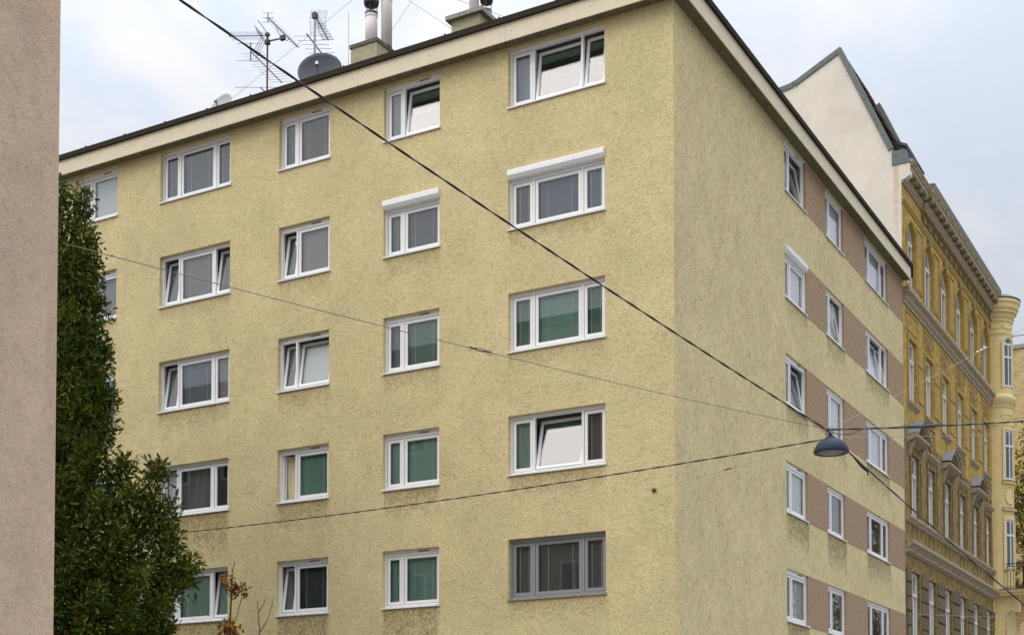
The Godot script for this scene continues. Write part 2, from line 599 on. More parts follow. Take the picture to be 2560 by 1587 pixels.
# ---------------------------------------------------------------- windows
# one window in an opening W x H whose lower left corner on the wall is the origin of xf.
# cells: widths of its lights as shares; states: [tilt degrees or "turn", filling]
func window(parent: Node3D, xf: Transform3D, W: float, H: float, cells: Array, states: Array, o := {}):
	var d: float = o.get("depth", 0.09)
	var mat: Material = o.get("mat", M.pvc)
	var vent: bool = o.get("vent", false)
	var boxh: float = o.get("box", 0.0)
	var top: float = 0.125 if vent else 0.085
	var key := "frame %.3f %.3f %s %s %.2f %.2f" % [W, H, cells, vent, boxh, d]
	var edge := 0.055
	var bottom := 0.065
	var post := 0.055
	var inner := W - 2 * edge - post * (cells.size() - 1)
	var hh := H - boxh
	if not cache.has(key):
		var st := mb()
		ring(st, 0.0, 0.0, W, hh, edge, edge, top, bottom, -d - 0.075, -d)
		var x := edge
		for i in cells.size() - 1:
			x += inner * cells[i]
			bx(st, Vector3(x, bottom, -d - 0.075), Vector3(x + post, hh - top, -d - 0.003))
			x += post
		cache[key] = build(st)
	var w := put("window", cache[key], mat, parent, xf)
	var x := edge
	for i in cells.size():
		var cw: float = inner * cells[i]
		var ch := hh - top - bottom
		var s: Array = states[i]
		var local := Transform3D(Basis(), Vector3(x, bottom, -d - 0.07))
		if s[0] is String:                                  # turned inwards on its side hinge
			local = local * Transform3D(Basis(Vector3.UP, deg_to_rad(82)), Vector3.ZERO)
		elif s[0] > 0:                                      # tilted inwards at the top
			local = local * Transform3D(Basis(Vector3.RIGHT, -deg_to_rad(s[0])), Vector3.ZERO)
		sash(w, local, cw, ch, mat, s[1], s[0] is String)
		x += cw + post
	# sill of folded sheet metal
	var ks := "sill %.3f %.3f" % [W, d]
	if not cache.has(ks):
		var st := mb()
		moulding(st, [Vector2(-d, 0.012), Vector2(0.04, -0.004), Vector2(0.04, -0.034), Vector2(0.034, -0.034), Vector2(0.034, -0.014), Vector2(-d, -0.006), Vector2(-d, 0.012)], -0.018, W + 0.018)
		bx(st, Vector3(-0.022, -0.036, 0.002), Vector3(-0.018, 0.016, 0.042))
		bx(st, Vector3(W + 0.018, -0.036, 0.002), Vector3(W + 0.022, 0.016, 0.042))
		cache[ks] = build(st)
	put("sill", cache[ks], o.get("sill_mat", M.sill), w)
	if vent:
		var kv := "vent"
		if not cache.has(kv):
			var st := mb()
			bx(st, Vector3(0, 0, 0), Vector3(0.30, 0.016, 0.004))
			bx(st, Vector3(0.0, 0.018, 0), Vector3(0.30, 0.022, 0.012))
			cache[kv] = build(st)
		put("vent_slot", cache[kv], M.slot, w, Transform3D(Basis(), Vector3(W * 0.60, hh - 0.062, -d)))
	# drainage caps on the bottom rail
	if not cache.has("cap"):
		var st := mb()
		chamfered(st, Vector3(0, 0, 0), Vector3(0.03, 0.012, 0.006), 0.003)
		cache["cap"] = build(st)
	for f in [0.12, 0.3, 0.62, 0.9]:
		put("drain_cap", cache["cap"], M.slot if mat == M.alu else M.alu, w, Transform3D(Basis(), Vector3(W * f, 0.026, -d)))
	if boxh > 0.0:
		var segs := [0.0, W] if W < 2.0 else [0.0, W * 0.69, W]
		for i in segs.size() - 1:
			var st := mb()
			moulding(st, [Vector2(-d, H), Vector2(0.055, H), Vector2(0.07, H - 0.02), Vector2(0.07, H - boxh * 0.62), Vector2(0.02, H - boxh), Vector2(-d, H - boxh), Vector2(-d, H)], segs[i] + 0.002, segs[i + 1] - 0.002)
			obj("shutter_box", st, M.pvc, w)
		for gx in [0.0, W - 0.035]:
			var st := mb()
			bx(st, Vector3(gx, 0.015, -d), Vector3(gx + 0.035, hh, -d + 0.03))
			obj("shutter_rail", st, M.pvc, w)
	# the room behind
	var kr := "room %.3f %.3f %.2f" % [W, H, d]
	if not cache.has(kr):
		var st := mb()
		var a := Vector3(0.001, 0.001, -d - 1.5)
		var b := Vector3(W - 0.001, H - 0.001, -d - 0.076)
		quad(st, Vector3(a.x, b.y, a.z), Vector3(b.x, b.y, a.z), Vector3(b.x, a.y, a.z), Vector3(a.x, a.y, a.z))
		quad(st, Vector3(a.x, b.y, b.z), Vector3(a.x, b.y, a.z), a, Vector3(a.x, a.y, b.z))
		quad(st, Vector3(b.x, b.y, a.z), Vector3(b.x, b.y, b.z), Vector3(b.x, a.y, b.z), Vector3(b.x, a.y, a.z))
		quad(st, Vector3(a.x, b.y, b.z), Vector3(b.x, b.y, b.z), Vector3(b.x, b.y, a.z), Vector3(a.x, b.y, a.z))
		quad(st, Vector3(a.x, a.y, a.z), Vector3(b.x, a.y, a.z), Vector3(b.x, a.y, b.z), Vector3(a.x, a.y, b.z))
		cache[kr] = build(st)
	put("interior", cache[kr], M.interior, w)
	return w

var blinds := 0
func sash(w: Node3D, xf: Transform3D, cw: float, ch: float, mat: Material, fill: String, turned := false):
	var s := 0.068
	var key := "sash %.3f %.3f" % [cw, ch]
	if not cache.has(key):
		var st := mb()
		ring(st, 0.002, 0.002, cw - 0.002, ch - 0.002, s, s, s, s, 0.0, 0.055)
		ring(st, s, s, cw - s, ch - s, 0.014, 0.014, 0.014, 0.014, 0.018, 0.046)     # glazing bead
		cache[key] = build(st)
		var g := mb()
		for z in [0.036, 0.014]:
			quad(g, Vector3(s, ch - s, z), Vector3(cw - s, ch - s, z), Vector3(cw - s, s, z), Vector3(s, s, z))
		cache["pane" + key] = build(g)
		var k2 := mb()  # dark rings: seal lines, with edge shadow of pane and sash painted in
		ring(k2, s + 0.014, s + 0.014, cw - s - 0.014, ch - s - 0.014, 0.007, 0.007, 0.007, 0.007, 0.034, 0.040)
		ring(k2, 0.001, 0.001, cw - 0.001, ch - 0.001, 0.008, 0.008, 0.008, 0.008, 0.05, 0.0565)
		cache["gasket_shadow" + key] = build(k2)
	put("sash", cache[key], mat, w, xf)
	put("pane", cache["pane" + key], M.glass, w, xf)
	put("gasket_shadow", cache["gasket_shadow" + key], M.gasket_shadow, w, xf)
	blinds += 1
	var turn: float = [0.0135, 0.0125, 0.0112, 0.0135, 0.0100][(blinds * 7) % 5]      # slats more or less closed
	var p := s + 0.004
	var b := Vector2(cw - s - 0.004, ch - s - 0.004)
	var kf := "%s %s" % [fill, key]
	match fill:
		"slat_green", "slat_grey", "slat_pale", "slat_dark", "slat_blue", "slat_moss":
			var ks := "slats%.4f %s" % [turn, key]
			if not cache.has(ks):
				var st := mb()
				var n := int((b.y - p) / 0.026)
				for i in n:
					var y := p + (b.y - p) * (i + 0.5) / n
					quad(st, Vector3(p, y + turn, -0.032), Vector3(b.x, y + turn, -0.032), Vector3(b.x, y - turn, -0.016), Vector3(p, y - turn, -0.016))
				bx(st, Vector3(p, b.y - 0.025, -0.034), Vector3(b.x, b.y, -0.008))
				cache[ks] = build(st)
				var cd := mb()
				for f in ([0.55] if cw < 0.5 else [0.22, 0.81]):
					var cx: float = lerpf(p, b.x, f)
					bx(cd, Vector3(cx - 0.004, p, -0.013), Vector3(cx + 0.004, b.y - 0.026, -0.010))
				cache["cord" + key] = build(cd)
			put("blind", cache[ks], M["blind_" + fill.substr(5)], w, xf)
			put("blind_cord", cache["cord" + key], M.curtain_white, w, xf)
		"shade_white", "shade_grey", "shade_pale", "half_white":
			if not cache.has(kf):
				var st := mb()
				var t := b.y - (0.17 * (b.y - p) if fill == "half_white" else 0.0)
				bx(st, Vector3(p, p, -0.024), Vector3(b.x, t, -0.020))
				bx(st, Vector3(p, t, -0.030), Vector3(b.x, t + 0.02, -0.012))
				cache[kf] = build(st)
			put("blind", cache[kf], M["blind_" + ("white" if fill == "half_white" else fill.substr(6))], w, xf)
		"raised":
			if not cache.has(kf):
				var st := mb()
				for i in 9:
					var y := b.y - 0.02 - i * 0.021
					bx(st, Vector3(p, y - 0.006, -0.036), Vector3(b.x, y + 0.004, -0.012))
				cache[kf] = build(st)
			put("blind", cache[kf], M.blind_moss, w, xf)
		"curtain_white", "curtain_blue", "curtain_yellow", "curtain_dim":
			if not cache.has(kf):
				var st := mb(false)
				var n := 36
				var x0 := -0.05
				var x1 := cw + 0.05
				for i in n:
					for j in 6:
						var f0 := float(i) / n
						var f1 := float(i + 1) / n
						var y0 := lerpf(0.0, ch, j / 6.0)
						var y1 := lerpf(0.0, ch, (j + 1) / 6.0)
						quad(st, fold(x0, x1, f0, y1), fold(x0, x1, f1, y1), fold(x0, x1, f1, y0), fold(x0, x1, f0, y0))
				cache[kf] = build(st)
			put("curtain", cache[kf], M[fill], w, Transform3D(Basis(), xf.origin + Vector3(0, 0, -0.13 if turned else -0.1)))

func fold(x0: float, x1: float, f: float, y: float) -> Vector3:
	return Vector3(lerpf(x0, x1, f) + 0.012 * sin(y * 5.0 + f * 7.0), y, 0.028 * sin(f * 31.0 + 0.6 * sin(y * 3.0)) + 0.012 * sin(f * 13.0))

# ---------------------------------------------------------------- ground
func setting():
	var st := mb()
	quad(st, Vector3(-250, -0.14, -250), Vector3(250, -0.14, -250), Vector3(250, -0.14, 250), Vector3(-250, -0.14, 250))
	var o := obj("road", st, M.asphalt, self)
	o.set_meta("kind", "structure")
	for r in [[-40.0, 0.0, 3.4, 3.6], [0.0, -60.0, 3.4, 0.0], [-40.0, 13.0, 3.4, 16.64], [0.0, 16.64, 3.4, 60.0], [16.5, -70.0, 20.0, 60.0]]:   # x0, z0, x1, z1
		var p := mb()
		bx(p, Vector3(r[0], -0.3, r[1]), Vector3(r[2], 0.0, r[3]))
		var q := put(numbered("pavement"), build(p), M.pavement, self)
		q.set_meta("kind", "structure")

# ---------------------------------------------------------------- the cream apartment block
const RENDER := Color(0.64, 0.535, 0.278)      # the cream paint of both faces
const TOPS := [17.95, 15.15, 12.34, 9.54, 6.75]
const SILLS := [16.61, 13.80, 11.0, 8.21, 5.40]
const LEFT_COLS := [[-17.87, -16.28], [-14.71, -12.28], [-10.69, -9.10], [-7.49, -5.90], [-4.05, -1.62]]
const RIGHT_COLS := [[7.33, 9.08], [10.88, 12.64], [14.95, 17.65]]
const EAST := Transform3D(Vector3(0, 0, -1), Vector3(0, 1, 0), Vector3(1, 0, 0), Vector3.ZERO)   # u runs to -Z, out is +X

func apartment_block():
	var b := thing("apartment_building", "cream rendered five-storey apartment block with white windows and flat cream eaves", "building")
	var holes := []
	var stains := []
	# strength and length of the dirt under each sill of the long face, by column and row
	var dl := [[0.1, 0.2, 0.3, 0.3, 0.3], [0.05, 0.22, 0.36, 0.62, 0.62], [0.05, 0.30, 0.36, 0.50, 0.60], [0.08, 0.34, 0.28, 0.50, 0.62], [0.05, 0.28, 0.20, 0.34, 0.30]]
	for c in 5:
		for r in 5:
			var q: Array = LEFT_COLS[c]
			holes.append([q[0], SILLS[r], q[1], TOPS[r], 0.115])
			var s: float = dl[c][r]
			stains.append({x0 = q[0] + 22.0 + 0.03, x1 = q[1] + 22.0 - 0.05, top = SILLS[r] - 4.2 - 0.03, bottom = SILLS[r] - 4.2 - 0.25 - 1.0 * s - (0.45 if s > 0.55 else 0.0), s = minf(0.8, s * 0.95)})
			stains.append({x0 = q[1] + 22.0 - 0.06, x1 = q[1] + 22.0 + 0.02, top = SILLS[r] - 4.2 - 0.03, bottom = SILLS[r] - 4.2 - 0.5 - 0.9 * s, s = s * 0.5})
	var tl := plaster(2048, 1290, Vector2(22.0, 13.86), RENDER, false, 620000, stains, 100, 0.075, Color(0.23, 0.15, 0.05))
	var frame := Rect2(-22.0, 4.2, 22.0, 13.86)
	M.stucco = plaster_material(tl, 0.9)
	put("wall", wall_mesh(-22.0, 4.2, 0.0, 18.06, holes, frame), M.stucco, b)
	# street face
	var holes_e := []
	var stains_e := []
	var dr := [[0.10, 0.28, 0.42, 0.62, 0.70], [0.10, 0.40, 0.45, 0.72, 0.75], [0.12, 0.45, 0.60, 0.62, 0.6]]
	for c in 3:
		for r in 5:
			var q: Array = RIGHT_COLS[c]
			holes_e.append([q[0], SILLS[r], q[1], TOPS[r], 0.06])
			var s: float = dr[c][r]
			stains_e.append({x0 = q[0] + 0.04, x1 = q[1] + 0.10, top = SILLS[r] - 4.2 - 0.03, bottom = SILLS[r] - 4.2 - 0.2 - 1.15 * s, s = minf(0.8, s * 0.9)})
			stains_e.append({x0 = q[1] - 0.08, x1 = q[1] + 0.10, top = SILLS[r] - 4.2 - 0.03, bottom = SILLS[r] - 4.2 - 0.35 - 1.1 * s, s = minf(0.85, s * 1.05)})
	var tr := plaster(2048, 1444, Vector2(19.66, 13.86), RENDER, true, 130000, stains_e, 200, 0.085, Color(0.165, 0.115, 0.04))
	M.stucco_east = plaster_material(tr, 1.0)
	put("wall", wall_mesh(0.0, 4.2, 19.65, 18.06, holes_e, Rect2(0, 4.2, 19.66, 13.86)), M.stucco_east, b, EAST)
	# ground floor and the rest of the shell
	var gf := mb()
	quad(gf, Vector3(-22, 4.2, 0), Vector3(0, 4.2, 0), Vector3(0, 0, 0), Vector3(-22, 0, 0))
	quad(gf, Vector3(0, 4.2, 0), Vector3(0, 4.2, -19.65), Vector3(0, 0, -19.65), Vector3(0, 0, 0))
	quad(gf, Vector3(-22, 18.06, -12), Vector3(-22, 18.06, 0), Vector3(-22, 0, 0), Vector3(-22, 0, -12))
	quad(gf, Vector3(-12, 18.06, -12), Vector3(-22, 18.06, -12), Vector3(-22, 0, -12), Vector3(-12, 0, -12))
	quad(gf, Vector3(-12, 18.06, -19.65), Vector3(-12, 18.06, -12), Vector3(-12, 0, -12), Vector3(-12, 0, -19.65))
	obj("ground_floor_wall", gf, M.plinth, b)
	# brown rendered panels between the windows of the street face
	for r in 5:
		for p in [[RIGHT_COLS[0][1], RIGHT_COLS[1][0]], [RIGHT_COLS[1][1], RIGHT_COLS[2][0]], [RIGHT_COLS[2][1], 19.65]]:
			var st := mb()
			bx(st, Vector3(p[0] - 0.005, SILLS[r] - 0.02, -0.052), Vector3(p[1] + 0.005, TOPS[r] + 0.004, 0.006))
			obj("render_panel", st, M.brown, b, EAST)
	# eaves: soffit, fascia boards with screws, dark metal edge with seam ends
	var ov := 0.28
	var so := mb()
	quad(so, Vector3(-22, 18.02, 0), Vector3(ov, 18.02, 0), Vector3(ov, 18.02, ov), Vector3(-22, 18.02, ov))
	quad(so, Vector3(0, 18.0205, 0), Vector3(0, 18.0205, -19.65), Vector3(ov, 18.0205, -19.65), Vector3(ov, 18.0205, 0))
	obj("soffit", so, M.soffit, b)
	var cuts := [-22.0, -18.6, -15.55, -12.5, -8.05, -3.95, ov]
	var screws := mb()
	for i in cuts.size() - 1:
		var st := mb()
		chamfered(st, Vector3(cuts[i] + 0.002, 17.99, ov), Vector3(cuts[i + 1] - (0.002 if i < 5 else 0.0), 18.40, ov + 0.022), 0.003)
		var f := obj("fascia_board", st, M.fascia, b)
		for sx in [cuts[i] + 0.16, (cuts[i] + cuts[i + 1]) / 2, cuts[i + 1] - 0.16]:
			var s := mb()
			ball(s, Vector3(sx, 18.2, ov + 0.022), Vector3(0.013, 0.013, 0.006), 6)
			obj("screw", s, M.slot, f)
	var cuts_e := [-ov - 0.022, 4.1, 8.2, 12.3, 16.4, 19.6]
	for i in cuts_e.size() - 1:
		var st := mb()
		chamfered(st, Vector3(cuts_e[i] + 0.002, 17.99, ov), Vector3(cuts_e[i + 1] - 0.002, 18.40, ov + 0.022), 0.003)
		var f := obj("fascia_board", st, M.fascia_east, b, EAST)
		for sx in [cuts_e[i] + 0.16, (cuts_e[i] + cuts_e[i + 1]) / 2, cuts_e[i + 1] - 0.16]:
			var s := mb()
			ball(s, Vector3(sx, 18.2, ov + 0.022), Vector3(0.013, 0.013, 0.006), 6)
			obj("screw", s, M.slot, f)
	# low-pitched metal roof with a folded edge
	var rf := mb()
	var e := 0.37
	var y0 := 18.53
	quad(rf, Vector3(-22, y0 + 1.35, -6), Vector3(-6, y0 + 1.35, -6), Vector3(e, y0, e), Vector3(-22, y0, e))
	quad(rf, Vector3(-6, y0 + 1.35, -6), Vector3(-6, y0 + 1.35, -19.65), Vector3(e, y0, -19.65), Vector3(e, y0, e))
	quad(rf, Vector3(-22, y0, -12), Vector3(-12, y0, -12), Vector3(-6, y0 + 1.35, -6), Vector3(-22, y0 + 1.35, -6))
	quad(rf, Vector3(-12, y0, -12), Vector3(-12, y0, -19.65), Vector3(-6, y0 + 1.35, -19.65), Vector3(-6, y0 + 1.35, -6))
	quad(rf, Vector3(-6, y0 + 1.35, -19.65), Vector3(-12, y0, -19.65), Vector3(-12, 18.06, -19.65), Vector3(e, 18.06, -19.65))
	tri(rf, Vector3(-6, y0 + 1.35, -19.65), Vector3(e, 18.06, -19.65), Vector3(e, y0, -19.65))
	bx(rf, Vector3(-22, 18.40, 0.0), Vector3(e, y0 - 0.002, e - 0.002))
	bx(rf, Vector3(0.0, 18.40, -19.65), Vector3(e - 0.002, y0 - 0.002, -0.002))
	var roof := obj("roof", rf, M.roof_edge, b)
	var x := -21.5
	while x < 0.2:                                             # ends of the standing seams
		var st := mb()
		quad(st, Vector3(x, y0, e), Vector3(x, y0 + 0.05, e - 0.04), Vector3(x, y0 + 0.13, -0.4), Vector3(x, y0 + 0.07, -0.4))
		bx(st, Vector3(x - 0.012, y0 - 0.01, e - 0.10), Vector3(x + 0.012, y0 + 0.045, e - 0.02))
		obj("seam", st, M.roof_edge, roof)
		x += 1.45
	var z := -0.9
	while z > -19.5:
		var st := mb()
		bx(st, Vector3(e - 0.10, y0 - 0.01, z - 0.012), Vector3(e - 0.02, y0 + 0.045, z + 0.012))
		obj("seam", st, M.roof_edge, roof)
		z -= 1.45
	# windows of the long face; states by row, then column
	var A := 9.0
	var two := [0.30, 0.70]
	var three := [0.235, 0.53, 0.235]
	var L := [
		[[[0, "slat_pale"], [0, "shade_pale"]], [[0, "slat_blue"], [0, "slat_blue"], [0, "slat_blue"]], [[0, "slat_blue"], [0, "slat_blue"]], [[0, "slat_pale"], [A, "raised"]], [[0, "curtain_blue"], [A, "raised"], [A, "raised"]]],
		[[[0, "slat_grey"], [0, "slat_grey"]], [[A, "slat_blue"], [0, "slat_grey"], [A, "slat_blue"]], [[A, "slat_blue"], [0, "slat_grey"]], [[0, "slat_blue"], [0, "slat_blue"]], [[0, "slat_blue"], [0, "slat_blue"], [0, "slat_blue"]]],
		[[[0, "slat_green"], [0, "slat_pale"]], [[A, "slat_grey"], [0, "slat_blue"], [0, "slat_grey"]], [[A, "slat_grey"], [A, "shade_pale"]], [[0, "slat_moss"], [0, "slat_moss"]], [[0, "slat_moss"], [0, "slat_green"], [0, "slat_moss"]]],
		[[[0, "slat_green"], [0, "slat_green"]], [["turn", "curtain_white"], [0, "curtain_dim"], [0, ""]], [["turn", "curtain_yellow"], [0, "slat_green"]], [[0, "slat_green"], [0, "slat_green"]], [[0, "slat_green"], [13.0, "raised"], [0, "slat_dark"]]],
		[[[0, "slat_green"], [0, "slat_green"]], [[0, "slat_green"], [0, "slat_green"], [A, "slat_green"]], [[A, "slat_grey"], [0, "slat_dark"]], [[0, "slat_green"], [0, "slat_green"]], [[0, "slat_dark"], [0, "slat_dark"], [0, "slat_dark"]]],
	]
	for r in 5:
		for c in 5:
			var q: Array = LEFT_COLS[c]
			var o := {depth = 0.105, vent = c in [0, 2, 3] and not (r == 1 and c == 3)}
			if r == 1 and c >= 3:
				o.box = 0.2
			if r == 4 and c == 4:
				o.mat = M.alu
				o.sill_mat = M.concrete
			window(b, Transform3D(Basis(), Vector3(q[0], SILLS[r], 0)), q[1] - q[0], TOPS[r] - SILLS[r], three if c in [1, 4] else two, L[r][c], o)
	var two_e := [0.28, 0.72]
	var R := [
		[[[0, "slat_grey"], [A, "slat_grey"]], [[0, ""], [0, "shade_white"]], [[0, ""], [0, "shade_white"], [0, ""]]],
		[[[0, ""], [0, "shade_white"]], [[0, ""], [A, "curtain_white"]], [[0, ""], [A, "shade_white"], [A, ""]]],
		[[[0, ""], [A, "slat_grey"]], [[0, ""], [0, "shade_white"]], [[0, ""], [0, "shade_white"], [0, "slat_grey"]]],
		[[[0, ""], [0, "shade_pale"]], [[0, ""], [0, ""]], [[0, ""], [0, ""], [0, ""]]],
		[[[0, ""], [0, "shade_pale"]], [[0, ""], [0, ""]], [[0, ""], [0, ""], [0, ""]]],
	]
	for r in 5:
		for c in 3:
			var q: Array = RIGHT_COLS[c]
			var o := {depth = 0.055, vent = c == 0}
			if r == 1 and c == 0:
				o.box = 0.2
				o.vent = false
			window(b, EAST * Transform3D(Basis(), Vector3(q[0], SILLS[r], 0)), q[1] - q[0], TOPS[r] - SILLS[r], three if c == 2 else two_e, R[r][c], o)
	# anchor of an old span wire
	var hk := mb()
	lathe(hk, [Vector2(0.055, 0.0), Vector2(0.05, 0.02), Vector2(0.022, 0.03), Vector2(0.02, 0.09), Vector2(0.0, 0.095)], 10)
	obj("wall_anchor", hk, M.rust, b, Transform3D(Basis(Vector3.RIGHT, PI / 2), Vector3(-0.476, 7.513, 0)))
	# chimneys
	chimney(b, roof, Vector3(-10.70, 19.2, -3.0), Vector2(0.86, 1.5), 21.10, M.cap_brown, 0.03, 0.10)
	chimney(b, roof, Vector3(-7.47, 19.2, -3.0), Vector2(0.87, 1.45), 20.98, M.concrete, 0.12, 0.11)

func chimney(_b: Node3D, roof: Node3D, c: Vector3, s: Vector2, top: float, cap: Material, over: float, th: float):
	var st := mb()
	bx(st, Vector3(c.x, c.y, c.z - s.y), Vector3(c.x + s.x, top, c.z))
	obj("chimney", st, M.chimney, roof)
	st = mb()
	bx(st, Vector3(c.x - over, top, c.z - s.y - over), Vector3(c.x + s.x + over, top + th, c.z + over))
	obj("chimney_cap", st, cap, roof)
	var pipes := [[0.5, -0.35, 0.165, 22.12], [0.93, -0.55, 0.148, 23.4]] if c.x < -9 else [[0.50, -0.42, 0.13, 23.0], [0.80, -0.62, 0.13, 21.35]]
	for p in pipes:
		var f := mb(false)
		var pc := Vector3(c.x + p[0] * 0.86, top + th, c.z + p[1])
		tube(f, [pc, Vector3(pc.x, p[3], pc.z)], p[2], 20)
		obj("flue_pipe", f, M.steel, roof)
		for k in 2:
			var sr := mb(false)
			tube(sr, [Vector3(pc.x, p[3] - 0.1 - k * 0.85, pc.z), Vector3(pc.x, p[3] - 0.07 - k * 0.85, pc.z)], p[2] + 0.008, 20)
			obj("flue_collar", sr, M.steel, roof)
		if p[3] < 22.5:
			var h := mb(false)
			lathe(h, [Vector2(p[2] + 0.01, -0.02), Vector2(p[2] + 0.01, 0.04), Vector2(p[2] - 0.02, 0.04)], 20, 0, TAU, Vector3(pc.x, p[3], pc.z))
			lathe(h, [Vector2(0.03, 0.17), Vector2(p[2] + 0.03, 0.24), Vector2(p[2] + 0.05, 0.36), Vector2(0.12, 0.46), Vector2(0.0, 0.48)], 20, 0, TAU, Vector3(pc.x, p[3], pc.z))
			for k in 3:
				var a := TAU * k / 3 + 0.4
				tube(h, [Vector3(pc.x + sin(a) * p[2], p[3], pc.z + cos(a) * p[2]), Vector3(pc.x + sin(a) * p[2], p[3] + 0.26, pc.z + cos(a) * p[2])], 0.012, 5)
			obj("flue_cowl", h, M.steel_dark, roof)

# ---------------------------------------------------------------- the ochre house with the white firewall
const AXES := [20.3, 22.78, 25.40, 28.03, 30.66, 33.25]

func ochre_house():
	var b := thing("ochre_house", "weathered ochre historicist house with arched top windows and bracketed cornice", "building")
	var x0 := 19.68
	var x1 := 35.08
	var holes := []
	for i in 6:
		var u: float = AXES[i]
		holes.append([u, 18.12, u + (1.12 if i == 0 else 1.3), 20.35, 0.10, true])
		holes.append([u + 0.02, 14.12, u + 1.09, 16.27, 0.07])
		holes.append([u + 0.2, 10.2, u + 1.27, 12.33, 0.07])
		holes.append([u + 0.17, 5.9, u + 1.25, 8.30, 0.07])
	var up := holes.filter(func(h): return h[1] > 13.5)
	var low := holes.filter(func(h): return h[1] < 13.5 and h[1] > 9.5)
	var base := holes.filter(func(h): return h[1] < 9.5)
	var fr := Rect2(0, 0, 10, 10)
	put("upper_wall", wall_mesh(x0, 13.2, x1, 22.0, up, fr), M.ochre, b, EAST)
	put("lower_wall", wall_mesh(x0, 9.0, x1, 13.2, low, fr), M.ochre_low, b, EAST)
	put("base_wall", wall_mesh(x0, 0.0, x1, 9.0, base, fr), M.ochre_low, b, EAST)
	for h in holes:
		old_window(b, EAST * Transform3D(Basis(), Vector3(h[0], h[1], -h[4])), h[2] - h[0], h[3] - h[1], h.size() > 5)
	# archivolts, keystones, panels of the top storey
	for i in 6:
		var u0: float = holes[i * 4][0]
		var u1: float = holes[i * 4][2]
		var rr := (u1 - u0) / 2
		var mx := (u0 + u1) / 2
		var sp := 20.35 - rr
		var st := mb()
		for k in 14:
			var t0 := PI - PI * k / 14.0
			var t1 := PI - PI * (k + 1) / 14.0
			for q in [[rr + 0.03, rr + 0.09, 0.03], [rr + 0.09, rr + 0.14, 0.055]]:
				var a := Vector3(mx + cos(t0) * q[0], sp + sin(t0) * q[0], q[2])
				var c := Vector3(mx + cos(t1) * q[0], sp + sin(t1) * q[0], q[2])
				var e := Vector3(mx + cos(t1) * q[1], sp + sin(t1) * q[1], q[2])
				var f := Vector3(mx + cos(t0) * q[1], sp + sin(t0) * q[1], q[2])
				var back := Vector3(0, 0, -q[2])
				quad(st, f, e, c, a)
				quad(st, f + back, e + back, e, f)
				quad(st, a, c, c + back, a + back)
		for sx in [u0 - 0.14, u1 + 0.03]:
			bx(st, Vector3(sx, 18.2, 0), Vector3(sx + 0.11, sp, 0.045))
		obj("arch_moulding", st, M.ochre_trim, b, EAST)
		if i > 0:
			st = mb()
			ball(st, Vector3(mx, 20.55, 0.05), Vector3(0.12, 0.20, 0.1), 7)
			ball(st, Vector3(mx - 0.1, 20.66, 0.04), Vector3(0.08, 0.07, 0.07), 6)
			ball(st, Vector3(mx + 0.1, 20.66, 0.04), Vector3(0.08, 0.07, 0.07), 6)
			obj("keystone", st, M.relief, b, EAST)
		st = mb()
		moulding(st, [Vector2(-0.16, 18.13), Vector2(0.07, 18.10), Vector2(0.07, 18.04), Vector2(0.03, 18.0), Vector2(-0.02, 18.0), Vector2(-0.16, 18.13)], u0 - 0.1, u1 + 0.1)
		obj("window_sill", st, M.cornice_dark, b, EAST)
	var piers := [[x0, 20.1]]
	for i in 5:
		piers.append([holes[i * 4][2] + 0.2, AXES[i + 1] - 0.2])
	piers.append([34.72, x1])
	for p in piers:
		if p[1] - p[0] < 0.5:
			continue
		var st := mb()
		ring(st, p[0] + 0.05, 18.3, p[1] - 0.05, 20.55, 0.06, 0.06, 0.06, 0.06, 0.0, 0.03)
		bx(st, Vector3(p[0] + 0.18, 18.43, 0.0), Vector3(p[1] - 0.18, 20.42, 0.018))
		obj("wall_panel", st, M.ochre_trim, b, EAST)
	# architrave line, frieze with garlands, cornice
	var ar := mb()
	moulding(ar, [Vector2(0, 20.93), Vector2(0.07, 20.92), Vector2(0.07, 20.86), Vector2(0.03, 20.80), Vector2(0.03, 20.74), Vector2(0, 20.74)], x0, x1)
	obj("architrave", ar, M.ochre_trim, b, EAST)
	var g := 22.55
	while g < 34.7:
		var st := mb()
		for s in 8:
			var t := s / 8.0
			var c := Vector3(g + t * 0.72, 21.22 - 0.20 * sin(PI * t), 0.03)
			ball(st, c, Vector3(0.055, 0.05, 0.045) * (0.8 + 0.5 * sin(PI * t)), 5)
		ball(st, Vector3(g, 21.24, 0.03), Vector3(0.08, 0.08, 0.05), 6)
		for s in 4:
			ball(st, Vector3(g + 0.02 * sin(s * 2.0), 21.16 - s * 0.07, 0.03), Vector3(0.05, 0.045, 0.04), 5)
		obj("garland", st, M.garland, b, EAST)
		g += 0.86
	for seg in [[x0, 22.35, 0.0], [22.35, x1, 0.10]]:
		var o: float = seg[2]
		var st := mb()
		moulding(st, [Vector2(0, 21.40), Vector2(0.05 + o, 21.40), Vector2(0.05 + o, 21.46), Vector2(0.09 + o, 21.50), Vector2(0.09 + o, 21.56), Vector2(0.13 + o, 21.60), Vector2(0.13 + o, 21.64), Vector2(0.0, 21.64)], seg[0], seg[1])
		obj("cornice_bed", st, M.cornice_dark, b, EAST)
		st = mb()
		moulding(st, [Vector2(0, 21.79), Vector2(0.30 + o, 21.79), Vector2(0.30 + o, 21.93), Vector2(0.34 + o, 21.96), Vector2(0.37 + o, 22.04), Vector2(0.40 + o, 22.08), Vector2(0.40 + o, 22.13), Vector2(0.0, 22.2)], seg[0], seg[1])
		obj("cornice", st, M.cornice, b, EAST)
		var u: float = seg[0] + 0.18
